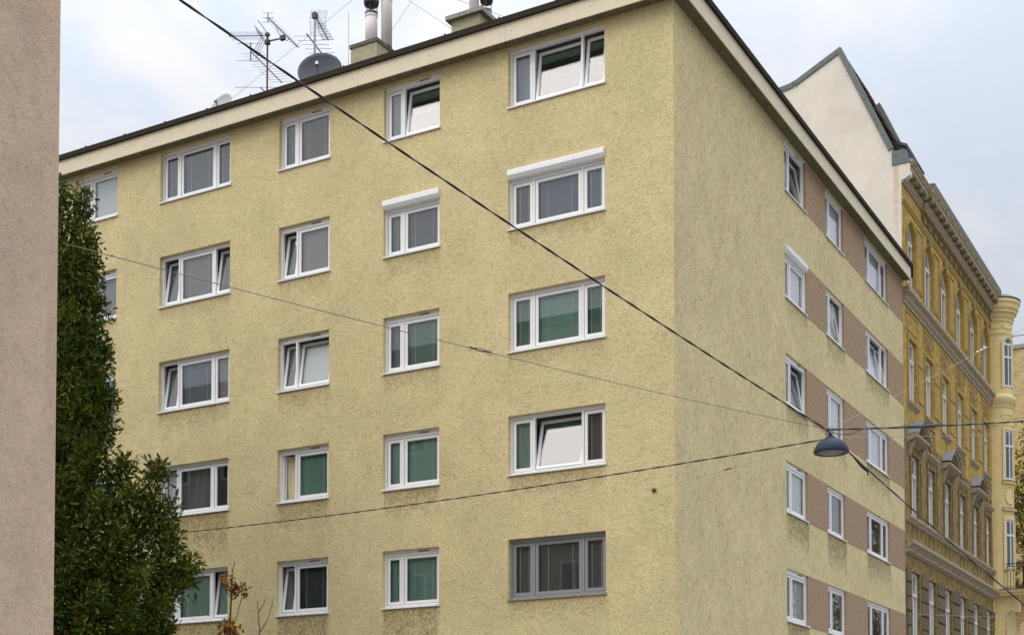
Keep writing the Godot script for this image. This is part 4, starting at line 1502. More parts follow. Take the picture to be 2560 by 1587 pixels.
# ---------------------------------------------------------------- pink house at the left, in line with the cream block
func pink_house():
	var tex := plaster(1024, 1024, Vector2(5.6, 5.6), Color(0.575, 0.42, 0.295), false, 230000, [], 300, 0.06, Color(0.1, 0.09, 0.08))
	var m := plaster_material(tex, 0.6)
	m.uv1_triplanar = true
	m.uv1_world_triplanar = true
	m.uv1_scale = Vector3.ONE / 5.6
	var n := FastNoiseLite.new()                                # grey lichen-like patches
	n.seed = 77
	n.frequency = 0.02
	n.fractal_octaves = 5
	var t := NoiseTexture2D.new()
	t.width = 512
	t.height = 512
	t.seamless = true
	t.noise = n
	var gr := Gradient.new()
	gr.offsets = PackedFloat32Array([0.0, 0.62, 0.9])
	gr.colors = PackedColorArray([Color(1, 1, 1), Color(1, 1, 1), Color(0.95, 0.95, 0.96)])
	t.color_ramp = gr
	m.detail_enabled = true
	m.detail_albedo = t
	m.detail_blend_mode = BaseMaterial3D.BLEND_MODE_MUL
	m.detail_uv_layer = BaseMaterial3D.DETAIL_UV_2
	m.uv2_triplanar = true
	m.uv2_world_triplanar = true
	m.uv2_scale = Vector3.ONE / 1.9
	M.pink = m
	var b := thing("pink_house", "pinkish rendered corner house with a blank rough wall beside the oak", "building", Vector3(0, 0, 16.64))
	var st := mb()
	chamfer_block(st, Vector3(-16, 0, 0), Vector3(0, 17.6, 24), 0.02)
	obj("wall", st, m, b)
	st = mb()
	bx(st, Vector3(-16.0, 17.6, -0.25), Vector3(0.25, 17.9, 24.2))
	obj("eaves", st, M.roof_edge, b)
	# windows towards the side street; they show only as reflections in the cream block
	side_windows(b, 5)
	var nb := thing("terraced_house", "grey-beige terraced house adjoining the pink house along the side street", "building", Vector3(-16.01, 0, 16.64))
	var w2 := mb()
	bx(w2, Vector3(-30, 0, 0.1), Vector3(0, 16.2, 13))
	obj("wall", w2, M.across, nb)
	w2 = mb()
	slab_roof(w2, -30.2, -0.02)
	obj("roof", w2, M.tile[1], nb)
	side_windows(nb, 9)

func slab_roof(st: SurfaceTool, x0: float, x1: float):
	var a := [Vector2(-0.3, 16.2), Vector2(6.5, 20.2), Vector2(13.3, 16.2)]
	for i in 2:
		quad(st, Vector3(x0, a[i].y, a[i].x), Vector3(x1, a[i].y, a[i].x), Vector3(x1, a[i + 1].y, a[i + 1].x), Vector3(x0, a[i + 1].y, a[i + 1].x))
	for x in [x0, x1]:
		tri(st, Vector3(x, a[0].y, a[0].x), Vector3(x, a[1].y, a[1].x), Vector3(x, a[2].y, a[2].x))

func side_windows(b: Node3D, n: int):
	for r in 4:
		for c in n:
			var w := mb()
			var a := Vector3(-2.6 - c * 3.0, 4.2 + r * 3.15, 0.0 if n < 6 else 0.1)
			ring(w, a.x, a.y, a.x + 1.2, a.y + 1.7, 0.09, 0.09, 0.09, 0.09, a.z - 0.05, a.z + 0.02)
			bx(w, Vector3(a.x + 0.56, a.y + 0.09, a.z - 0.045), Vector3(a.x + 0.64, a.y + 1.61, a.z + 0.01))
			var f := obj("window", w, M.pvc, b)
			var g := mb()
			bx(g, Vector3(a.x + 0.09, a.y + 0.09, a.z - 0.02), Vector3(a.x + 1.11, a.y + 1.61, a.z + 0.01))
			obj("pane", g, plain(0.05, 0.055, 0.06, 0.05), f)

func chamfer_block(st: SurfaceTool, a: Vector3, b: Vector3, c: float):   # a block whose corner at (b.x, a.z) is slightly rounded
	var pl := [Vector2(a.x, b.z), Vector2(a.x, a.z), Vector2(b.x - c, a.z), Vector2(b.x - c * 0.3, a.z + c * 0.3), Vector2(b.x, a.z + c), Vector2(b.x, b.z)]
	for i in 6:
		var p: Vector2 = pl[i]
		var q: Vector2 = pl[(i + 1) % 6]
		quad(st, Vector3(q.x, b.y, q.y), Vector3(p.x, b.y, p.y), Vector3(p.x, a.y, p.y), Vector3(q.x, a.y, q.y))
	for k in range(1, 5):
		tri(st, Vector3(pl[0].x, b.y, pl[0].y), Vector3(pl[k].x, b.y, pl[k].y), Vector3(pl[k + 1].x, b.y, pl[k + 1].y))

func far_house():
	var b := thing("distant_wall", "tall sand-coloured windowless wall rising behind the yellow trees", "building", Vector3(-4.7, 0, -65))
	var st := mb()
	bx(st, Vector3(0, 0, -14), Vector3(14, 28.4, 0))
	obj("wall", st, M.far_wall, b)
	st = mb()
	bx(st, Vector3(-0.1, 28.4, -14.1), Vector3(14.1, 28.65, 0.1))
	obj("coping", st, M.concrete, b)
	st = mb()
	tube(st, [Vector3(0.3, 28.6, -0.2), Vector3(0.3, 29.3, -0.2), Vector3(3.0, 29.3, -0.2)], 0.03, 5)
	obj("handrail", st, M.wire, b)

# ---------------------------------------------------------------- on the roof of the cream block
func apx(x, y) -> Vector2:                        # a point of the enlarged aerial picture in photograph pixels
	return Vector2(540 + x / 5.817, y / 5.817)

# a boom between two points with crosswise rods
func yagi(parent: Node3D, p: Vector3, q: Vector3, rod_dir: Vector3, n: int, len0: float, len1: float, r: float, dark := false, called := "yagi_boom"):
	var st := mb()
	tube(st, [p, q], r, 5)
	var boom := obj(called, st, M.antenna, parent)
	for i in n:
		var t := (i + 0.5) / n
		var c := p.lerp(q, t)
		var l := lerpf(len0, len1, t) / 2
		var s := mb()
		tube(s, [c - rod_dir * l, c + rod_dir * l], r * (0.55 if dark else 0.42), 4)
		obj("rod", s, M.antenna if dark else M.antenna_pale, boom)

func roof_things():
	var zr := -3.0
	# first mast
	var base1 := on_z(668, 83, zr)
	var a := thing("tv_antenna", "rusty aerial mast with four yagi antennas and a grid reflector on the roof", "antenna", Vector3(base1.x, 19.25, zr))
	var o := a.position
	var top := base1 - o
	var st := mb()
	tube(st, [Vector3(0, 0, 0), Vector3(0, (on_z(668, 112, zr) - o).y, 0)], 0.026, 8)
	obj("mast", st, M.rust, a)
	st = mb()
	tube(st, [Vector3(0, (on_z(668, 112, zr) - o).y, 0), top], 0.03, 8)
	bx(st, Vector3(-0.06, top.y - 0.32, -0.06), Vector3(0.06, top.y - 0.20, 0.06))
	bx(st, Vector3(-0.05, top.y - 0.08, -0.05), Vector3(0.05, top.y, 0.05))
	obj("mast_head", st, M.antenna, a)
	var view := Vector3(-sin(deg_to_rad(YAW)), 0, -cos(deg_to_rad(YAW)))
	var side := Vector3(cos(deg_to_rad(YAW)), 0, -sin(deg_to_rad(YAW)))
	# yagi to the left, rods along the line of sight
	var q: Vector2 = apx(180, 525)
	var p: Vector2 = apx(745, 515)
	var l1 := on_z(p.x, p.y, zr) - o
	var l2 := on_y(q.x, q.y, on_z(p.x, p.y, zr).y) - o
	yagi(a, l1, l2, (view * 0.95 + side * 0.25).normalized(), 17, 0.42, 0.50, 0.011, true)
	# corner reflector of two grids
	var c0 := on_z(apx(690, 560).x, apx(690, 560).y, zr) - o
	for s in [1, -1]:
		var g := mb()
		for k in 6:
			var off := Vector3(0.05 + k * 0.045, s * (0.06 + k * 0.055), 0) * Vector3(-1, 1, 1)
			tube(g, [c0 + off - view * 0.22, c0 + off + view * 0.22], 0.005, 4)
		for d in [-0.2, 0.0, 0.2]:
			tube(g, [c0 + view * d, c0 + view * d + Vector3(-0.30, s * 0.36, 0)], 0.006, 4)
		obj("grid_reflector", g, M.antenna, a)
	# arm to the right carrying a yagi that points away
	st = mb()
	tube(st, [on_z(apx(745, 600).x, apx(745, 600).y, zr) - o, on_z(apx(990, 548).x, apx(990, 548).y, zr) - o], 0.022, 6)
	bx(st, on_z(apx(965, 550).x, apx(965, 550).y, zr) - o - Vector3(0.07, 0.06, 0.05), on_z(apx(965, 550).x, apx(965, 550).y, zr) - o + Vector3(0.07, 0.06, 0.05))
	obj("arm", st, M.antenna, a)
	p = apx(755, 258)
	q = apx(1195, 690)
	var y1 := on_z(p.x, p.y, zr + 0.9)
	yagi(a, y1 - o, on_y(q.x, q.y, y1.y) - o, side, 17, 0.24, 0.17, 0.015)
	st = mb()
	tube(st, [on_z(apx(750, 185).x, apx(750, 185).y, zr + 0.9) - o, on_z(apx(752, 320).x, apx(752, 320).y, zr + 0.9) - o], 0.014, 5)
	for yy in [188, 255, 322]:
		var e := on_z(apx(752, yy).x, apx(752, yy).y, zr + 0.9) - o
		tube(st, [e - side * 0.16, e + side * 0.16], 0.006, 4)
	obj("reflector", st, M.antenna, a)
	st = mb()
	var cs := []
	for pt in [[878, 380], [880, 430], [905, 485], [950, 530], [990, 560], [1030, 595], [1050, 570], [1050, 540]]:
		cs.append(on_z(apx(pt[0], pt[1]).x, apx(pt[0], pt[1]).y, zr) - o)
	tube(st, cs, 0.010, 5)
	obj("lead", st, M.cable, a)
	# rod up to the left of the head
	st = mb()
	tube(st, [top, on_z(apx(605, 295).x, apx(605, 295).y, zr - 0.2) - o], 0.012, 5)
	obj("stay", st, M.antenna, a)
	# lower yagi with long rods
	p = apx(505, 752)
	q = apx(960, 1205)
	var y2 := on_z(p.x, p.y, zr + 0.8)
	yagi(a, y2 - o, on_y(q.x, q.y, y2.y) - o, (side + Vector3(0, 0.06, 0)).normalized(), 12, 0.60, 0.62, 0.014)
	st = mb()
	tube(st, [on_z(apx(500, 620).x, apx(500, 620).y, zr + 0.8) - o, on_z(apx(500, 880).x, apx(500, 880).y, zr + 0.8) - o], 0.016, 5)
	for yy in [632, 880]:
		var e := on_z(apx(500, yy).x, apx(500, yy).y, zr + 0.8) - o
		tube(st, [e - side * 0.38, e + side * 0.25], 0.006, 4)
	obj("reflector", st, M.antenna, a)
	# lowest dipole
	p = apx(640, 1270)
	q = apx(760, 1380)
	var y3 := on_z(p.x, p.y, zr + 0.5)
	st = mb()
	tube(st, [y3 - o, on_y(q.x, q.y, y3.y) - o], 0.015, 5)
	tube(st, [y3 - o - side * 0.72, y3 - o + side * 0.55], 0.006, 4)
	obj("dipole", st, M.antenna, a)
	# second mast
	var base2 := on_z(786.5, 34, zr)
	var b := thing("tv_antenna", "grey aerial mast with a long yagi and vertical grid reflectors behind the big dish", "antenna", Vector3(base2.x, 19.25, zr))
	o = b.position
	top = base2 - o
	st = mb()
	tube(st, [Vector3.ZERO, top], 0.03, 8)
	obj("mast", st, M.antenna_pale, b)
	st = mb()
	bx(st, top + Vector3(-0.06, -0.14, -0.06), top + Vector3(0.06, 0.02, 0.06))
	obj("mast_head", st, M.antenna, b)
	p = apx(1430, 210)
	q = apx(1632, 585)
	var z1 := on_z(p.x, p.y, zr)
	yagi(b, z1 - o, on_y(q.x, q.y, z1.y) - o, side, 16, 0.18, 0.36, 0.016, true)
	for gset in [[[1385, 145], [1612, 150], [1365, 270], [1590, 268]], [[1357, 300], [1585, 292], [1376, 490], [1605, 485]]]:
		var g := mb()
		var k0 := on_z(apx(gset[0][0], gset[0][1]).x, apx(gset[0][0], gset[0][1]).y, zr - 0.4) - o
		var k1 := on_z(apx(gset[1][0], gset[1][1]).x, apx(gset[1][0], gset[1][1]).y, zr - 0.4) - o
		var k2 := on_z(apx(gset[2][0], gset[2][1]).x, apx(gset[2][0], gset[2][1]).y, zr - 0.3) - o
		var k3 := on_z(apx(gset[3][0], gset[3][1]).x, apx(gset[3][0], gset[3][1]).y, zr - 0.3) - o
		tube(g, [k0, k2], 0.013, 5)
		tube(g, [k1, k3], 0.013, 5)
		tube(g, [k0.lerp(k1, 0.5), k2.lerp(k3, 0.5)], 0.011, 5)
		for k in 8:
			var t := k / 7.0
			tube(g, [k0.lerp(k2, t), k1.lerp(k3, t)], 0.0035, 4)
		obj("grid_reflector", g, M.antenna_pale, b)
	p = apx(1315, 490)
	q = apx(1600, 860)
	z1 = on_z(p.x, p.y, zr + 0.3)
	yagi(b, z1 - o, on_y(q.x, q.y, z1.y) - o, (side + Vector3(0, 0.02, 0)).normalized(), 6, 0.80, 0.72, 0.018)
	# dishes
	dish(on_z(801, 184, zr + 0.8), 0.60, Vector3(0.42, 0.32, 0.85), M.dish, "large dark grey satellite dish at the edge of the cream block's roof")
	dish(on_z(556, 264, zr + 0.8), 0.36, Vector3(-0.02, 0.34, 0.9), M.dish_pale, "small pale grey satellite dish low behind the eaves edge")
	# lightning rod beside the first chimney
	st = mb()
	var lr := on_z(871, 30, zr - 0.1)
	tube(st, [Vector3(lr.x, 19.3, lr.z), lr], 0.009, 5)
	single("lightning_rod", st, M.antenna_pale, "thin lightning rod standing beside the chimney with two steel flues", "rod")
	# thin guy wires over the roof
	guy([on_z(880, 0, zr), on_z(560, 262, zr - 0.5)], "thin slanting guy wire passing behind both aerial masts")
	guy([on_z(1044, -20, zr - 0.5), on_z(960, 104, zr - 0.6)], "thin guy wire rising steeply from the chimney with two steel flues")
	guy([on_z(990, -20, zr - 0.5), on_z(1130, 72, zr)], "thin guy wire running down to the chimney with the wide cap")
	guy([on_z(1090, -20, zr - 0.6), on_z(1270, 45, zr - 0.6)], "thin guy wire passing behind the chimney with the wide cap")

func guy(pts: Array, label: String):
	var st := mb()
	tube(st, pts, 0.0055, 4)
	single("guy_wire", st, M.wire, label, "wire", "guy wires over the roof")

func dish(c: Vector3, r: float, facing: Vector3, mat: Material, label: String):
	var n := facing.normalized()
	var d := thing("satellite_dish", label, "satellite dish", Vector3(c.x, 19.35, c.z))
	var s := Vector3.UP.cross(n).normalized()
	var u := n.cross(s).normalized()
	var xf := Transform3D(Basis(s, n, -u), c - d.position)       # local y looks outwards
	var m := mb(false)
	var prof := []
	for k in 9:
		var t := k / 8.0
		prof.append(Vector2(r * t, 0.20 * r * t * t))
	for k in 9:
		var t := 1.0 - k / 8.0
		prof.append(Vector2(r * t, 0.20 * r * t * t - 0.015))
	lathe(m, prof, 36)
	obj("reflector", m, mat, d, xf)
	m = mb()
	tube(m, [Vector3(0, 0.1 * r, 0.7 * r), Vector3(0, 0.75 * r, 0.25 * r)], 0.02, 6)
	bx(m, Vector3(-0.04, 0.7 * r, 0.15 * r), Vector3(0.04, 0.85 * r, 0.32 * r))
	obj("receiver_arm", m, M.antenna_pale, d, xf)
	m = mb()
	tube(m, [Vector3(0, -0.4, -0.12), Vector3(0, c.y - 19.35, -0.12)], 0.04, 8)
	obj("post", m, M.antenna_pale, d)

# ---------------------------------------------------------------- trees
func leaf_cluster(seed_: int, n: int, length: float, spread: float) -> ArrayMesh:
	var r := RandomNumberGenerator.new()
	r.seed = seed_
	var st := mb()
	var lobes := [0.0, 0.16, 0.11, 0.27, 0.16, 0.31, 0.17, 0.22, 0.0]     # half width along an oak leaf
	for i in n:
		var p := Vector3(r.randfn(0, 1), r.randfn(0, 1), r.randfn(0, 1)) * spread * 0.5
		var d := (p.normalized() + Vector3(r.randfn(0, 0.5), r.randfn(0.1, 0.5), r.randfn(0, 0.5))).normalized()
		var s := d.cross(Vector3(r.randfn(0, 1), r.randfn(0, 1), r.randfn(0, 1))).normalized()
		var nn := s.cross(d)
		var l := length * r.randf_range(0.75, 1.25)
		var shade := r.randf_range(0.7, 1.3)
		st.set_color(Color(shade, shade, shade * r.randf_range(0.7, 1.0)))
		for k in 8:
			var t0 := k / 8.0
			var t1 := (k + 1) / 8.0
			var m0 := p + d * l * t0 + nn * (l * 0.14 * t0 * t0)
			var m1 := p + d * l * t1 + nn * (l * 0.14 * t1 * t1)
			var w0: float = lobes[k] * l
			var w1: float = lobes[k + 1] * l
			var up := nn * 0.25
			if k < 7:
				tri(st, m0, m1 + (s + up) * w1, m1 + (up - s) * w1)
			if k > 0:
				tri(st, m0 + (up - s) * w0, m0 + (s + up) * w0, m1)
	return build(st)

func foliage(parent: Node3D, called: String, meshes: Array, spots: Array, colors: Array, mat: Material, scale_: float, seed_: int):
	var r := RandomNumberGenerator.new()
	r.seed = seed_
	for k in meshes.size():
		var mine := []
		for i in range(k, spots.size(), meshes.size()):
			mine.append(spots[i])
		var mm := MultiMesh.new()
		mm.transform_format = MultiMesh.TRANSFORM_3D
		mm.use_colors = true
		mm.mesh = meshes[k]
		mm.instance_count = mine.size()
		for i in mine.size():
			var b := Basis(Vector3(r.randfn(0, 1), r.randfn(0, 1), r.randfn(0, 1)).normalized(), r.randf() * TAU).scaled(Vector3.ONE * scale_ * r.randf_range(0.8, 1.2))
			mm.set_instance_transform(i, Transform3D(b, mine[i]))
			var c: Color = colors[r.randi() % colors.size()]
			var f := r.randf_range(0.75, 1.25)
			mm.set_instance_color(i, Color(c.r * f, c.g * f, c.b * f))
		var o := MultiMeshInstance3D.new()
		o.name = called
		o.multimesh = mm
		o.material_override = mat
		o.set_meta("kind", "stuff")
		parent.add_child(o, true)

func trees():
	oak()
	young_tree()
	bare_tree()
	for s in [[Vector3(0.2, 0, -47.5), 20.0, 4.2, 501], [Vector3(9.0, 0, -57.0), 20.0, 4.6, 502], [Vector3(16.5, 0, -60.0), 19.0, 4.6, 503]]:
		street_tree(s[0], s[1], s[2], s[3])

func limb(st: SurfaceTool, p: Vector3, q: Vector3, r0: float, r1: float, bend: Vector3):
	var pts := []
	var rad := []
	for k in 7:
		var t := k / 6.0
		pts.append(p.lerp(q, t) + bend * sin(PI * t))
		rad.append(lerpf(r0, r1, t))
	tube(st, pts, rad, 6)

func oak():
	var base := Vector3(-13.35, 0, 5.3)
	var t := thing("oak_tree", "dark green leafy oak between the pink house and the cream block", "tree", base)
	var r := RandomNumberGenerator.new()
	r.seed = 41
	var tips := []
	# silhouette branches read from the photograph: tip pixel, tip distance, where they leave the trunk
	for q in [[205, 488, 31.0, 9.5], [150, 470, 30.5, 9.5], [215, 590, 30.6, 8.5], [225, 650, 31.4, 8.0], [240, 745, 31, 7.5], [222, 800, 30.4, 7.2], [255, 860, 31.2, 6.5], [240, 940, 30.6, 6.0], [268, 985, 31.3, 5.5], [258, 1090, 30.8, 5.2], [310, 1155, 30.6, 4.6], [330, 1225, 30.2, 4.2], [396, 1168, 30.5, 4.2], [382, 1255, 30.8, 3.6], [430, 1262, 30.8, 3.3], [435, 1345, 30.4, 3.0], [478, 1405, 30.6, 2.6], [425, 1440, 30.9, 2.4], [400, 1500, 30.2, 2.2], [415, 1560, 30.6, 2.0], [385, 1600, 30.3, 2.0], [395, 1650, 30.3, 2.0], [350, 1420, 29.6, 3.0], [300, 1330, 29.6, 3.4], [250, 1250, 29.5, 4.0], [220, 1100, 29.8, 5.0], [190, 950, 30.0, 6.0], [180, 780, 30.2, 7.0], [175, 620, 30.4, 8.4], [330, 1540, 29.2, 2.2], [240, 1480, 29.2, 2.6], [180, 1380, 29.3, 3.0], [160, 1200, 29.6, 4.2]]:
		tips.append([at(q[0], q[1], q[2]) - base, q[3]])
	# the same habit on the sides that the photograph does not show
	for k in 30:
		var h := r.randf_range(4.5, 13.8)
		var rad := lerpf(3.0, 1.0, (h - 4.5) / 9.3) * r.randf_range(0.75, 1.1)
		var a := r.randf_range(PI * 0.55, PI * 1.75)
		tips.append([Vector3(cos(a) * rad, h, -sin(a) * rad), h * 0.62])
	tips.append([Vector3(0.1, 14.9, 0), 10.0])
	tips.append([Vector3(-0.5, 14.4, 0.3), 10.0])
	var st := mb(false)
	tube(st, [Vector3(0, 0, 0), Vector3(0.05, 2, 0), Vector3(-0.05, 5, 0.05), Vector3(0.1, 9, 0), Vector3(0.05, 13.6, 0)], [0.30, 0.23, 0.18, 0.12, 0.03], 10)
	obj("trunk", st, M.bark, t)
	var spots := []
	for q in tips:
		var tip: Vector3 = q[0]
		var from := Vector3(0, q[1], 0)
		var mid := from.lerp(tip, 0.55) + (Vector3(tip.x, 0, tip.z) - Vector3(0, 0, 0)) * 0.22
		var l := mb(false)
		var pts := []
		var rad := []
		for k in 9:
			var s := k / 8.0
			pts.append(from.lerp(mid, s).lerp(mid.lerp(tip, s), s))
			rad.append(lerpf(0.05, 0.005, s))
		tube(l, pts, rad, 5)
		obj("branch", l, M.bark, t)
		var len := from.distance_to(tip)
		for k in int(len * 36):
			var s := 1.0 - pow(r.randf(), 1.25) * 0.92
			var c: Vector3 = from.lerp(mid, s).lerp(mid.lerp(tip, s), s)
			var w := 0.07 + 0.48 * pow(1.0 - s, 0.7)
			spots.append(c + Vector3(r.randfn(0, 1), r.randfn(-0.05, 1), r.randfn(0, 1)) * w * 0.62)
	var meshes := []
	for k in 4:
		meshes.append(leaf_cluster(900 + k, 10, 0.118, 0.17))
	foliage(t, "crown", meshes, spots, [Color(0.050, 0.092, 0.010), Color(0.070, 0.116, 0.012), Color(0.034, 0.066, 0.008), Color(0.115, 0.150, 0.016), Color(0.080, 0.108, 0.010), Color(0.17, 0.150, 0.014)], M.leaf, 1.0, 77)

func young_tree():
	var base := Vector3(-7.66, 0, 5.12)
	var t := thing("young_oak", "slender young tree with clumps of withered orange-brown leaves before the cream block", "tree", base)
	var st := mb(false)
	var a := at(578, 1415, 28.3) - base
	tube(st, [Vector3(0, 0, 0), Vector3(0.0, 3.2, 0), at(574, 1560, 28.3) - base, at(577, 1490, 28.3) - base, at(580, 1440, 28.3) - base, a], [0.045, 0.032, 0.022, 0.017, 0.012, 0.004], 7)
	obj("trunk", st, M.twig, t)
	for q in [[[576, 1570], [590, 1545], [602, 1500], [603, 1490]], [[574, 1600], [548, 1590], [550, 1560]], [[577, 1500], [590, 1492], [600, 1478]], [[580, 1450], [572, 1447]], [[576, 1580], [566, 1574], [553, 1558]], [[580, 1430], [585, 1408], [586, 1402]]]:
		var l := mb(false)
		var pts := []
		for p in q:
			pts.append(at(p[0], p[1], 28.3) - base)
		tube(l, pts, 0.009, 5)
		obj("branch", l, M.twig, t)
	var r := RandomNumberGenerator.new()
	r.seed = 5
	var spots := []
	for q in [[568, 1448, 12], [577, 1462, 10], [596, 1476, 20], [606, 1480, 14], [584, 1480, 10], [572, 1560, 14], [565, 1575, 14], [585, 1580, 12], [575, 1590, 12], [600, 1585, 6]]:
		for k in q[2]:
			spots.append(at(q[0] + r.randfn(0, 5), q[1] + r.randfn(0, 4), 28.3 + r.randfn(0, 0.08)) - base)
	foliage(t, "crown", [leaf_cluster(950, 2, 0.115, 0.08)], spots, [Color(0.24, 0.11, 0.02), Color(0.32, 0.15, 0.03), Color(0.17, 0.075, 0.018)], M.dry_leaf, 1.0, 9)

func bare_tree():
	var base := Vector3(-7.1, 0, 4.85)
	var t := thing("bare_sapling", "leafless forked sapling beside the brown-leaved young tree", "tree", base)
	var st := mb(false)
	tube(st, [Vector3.ZERO, Vector3(0, 2.5, 0), at(648, 1575, 28.3) - base], [0.035, 0.025, 0.014], 6)
	obj("trunk", st, M.twig, t)
	for q in [[[648, 1575], [645, 1530], [642, 1500]], [[645, 1530], [658, 1512], [662, 1497]], [[646, 1585], [668, 1550], [680, 1510], [684, 1487]], [[648, 1590], [700, 1640], [668, 1575]]]:
		var l := mb(false)
		var pts := []
		for p in q:
			pts.append(at(p[0], p[1], 28.3) - base)
		tube(l, pts, [0.011, 0.008, 0.006, 0.003].slice(0, pts.size()), 5)
		obj("branch", l, M.twig, t)

func street_tree(base: Vector3, h: float, rad: float, seed_: int):
	var where := {501: "green and yellow autumn tree before the sand-coloured wall by the balcony", 502: "green and yellow autumn tree further across the street beyond the balcony", 503: "green and yellow autumn tree at the far street side beyond the houses"}
	var t := thing("autumn_tree", where[seed_], "tree", base, 0.0, "autumn trees at the end of the street")
	var r := RandomNumberGenerator.new()
	r.seed = seed_
	var st := mb(false)
	tube(st, [Vector3.ZERO, Vector3(0.1, h * 0.3, 0.1), Vector3(0, h * 0.6, 0), Vector3(0.1, h * 0.92, 0)], [0.3, 0.24, 0.14, 0.03], 8)
	obj("trunk", st, M.bark, t)
	var spots := []
	for k in 46:
		var y := r.randf_range(0.10, 0.95)
		var a := r.randf() * TAU
		var rr := rad * sqrt(maxf(0.05, 1.0 - pow((y - 0.5) / 0.52, 2.0))) * r.randf_range(0.6, 1.0)
		var tip := Vector3(cos(a) * rr, y * h, sin(a) * rr)
		var from := Vector3(0, y * h * 0.72, 0)
		var l := mb(false)
		limb(l, from, tip, 0.07, 0.01, Vector3(0, 0.3, 0))
		obj("branch", l, M.bark, t)
		for j in 60:
			var s := r.randf_range(0.3, 1.05)
			spots.append(from.lerp(tip, s) + Vector3(r.randfn(0, 0.42), r.randfn(0, 0.30), r.randfn(0, 0.42)))
	var meshes := []
	for k in 2:
		meshes.append(leaf_cluster(970 + k, 10, 0.20, 0.34))
	foliage(t, "crown", meshes, spots, [Color(0.10, 0.12, 0.012), Color(0.14, 0.14, 0.012), Color(0.30, 0.20, 0.012), Color(0.07, 0.09, 0.012), Color(0.38, 0.24, 0.014)], M.leaf, 1.0, seed_)

# ---------------------------------------------------------------- lamp over the crossing and its cables
func span(p: Vector3, q: Vector3, sag: float, n := 24) -> Array:
	var pts := []
	for k in n + 1:
		var t := float(k) / n
		pts.append(p.lerp(q, t) + Vector3(0, -sag * 4.0 * t * (1.0 - t), 0))
	return pts

func cable(p: Vector3, q: Vector3, sag: float, r: float, mat: Material, label: String, twisted := false):
	var st := mb(false)
	var pts := span(p, q, sag, 40 if twisted else 24)
	if twisted:                                             # two strands wound round one another
		for s in [0.0, PI]:
			var w := []
			var total := p.distance_to(q)
			var n := int(total / 0.10)
			for k in n + 1:
				var t := float(k) / n
				var c := p.lerp(q, t) + Vector3(0, -sag * 4.0 * t * (1.0 - t), 0)
				var a: float = t * total / 0.9 * TAU + s
				w.append(c + Vector3(0, sin(a), 0) * r * 0.7 + (q - p).cross(Vector3.UP).normalized() * cos(a) * r * 0.7)
			tube(st, w, r * 0.75, 5)
	else:
		tube(st, pts, r, 5)
	return single("overhead_cable" if mat == M.cable else "span_wire", st, mat, label, "cable" if mat == M.cable else "wire")

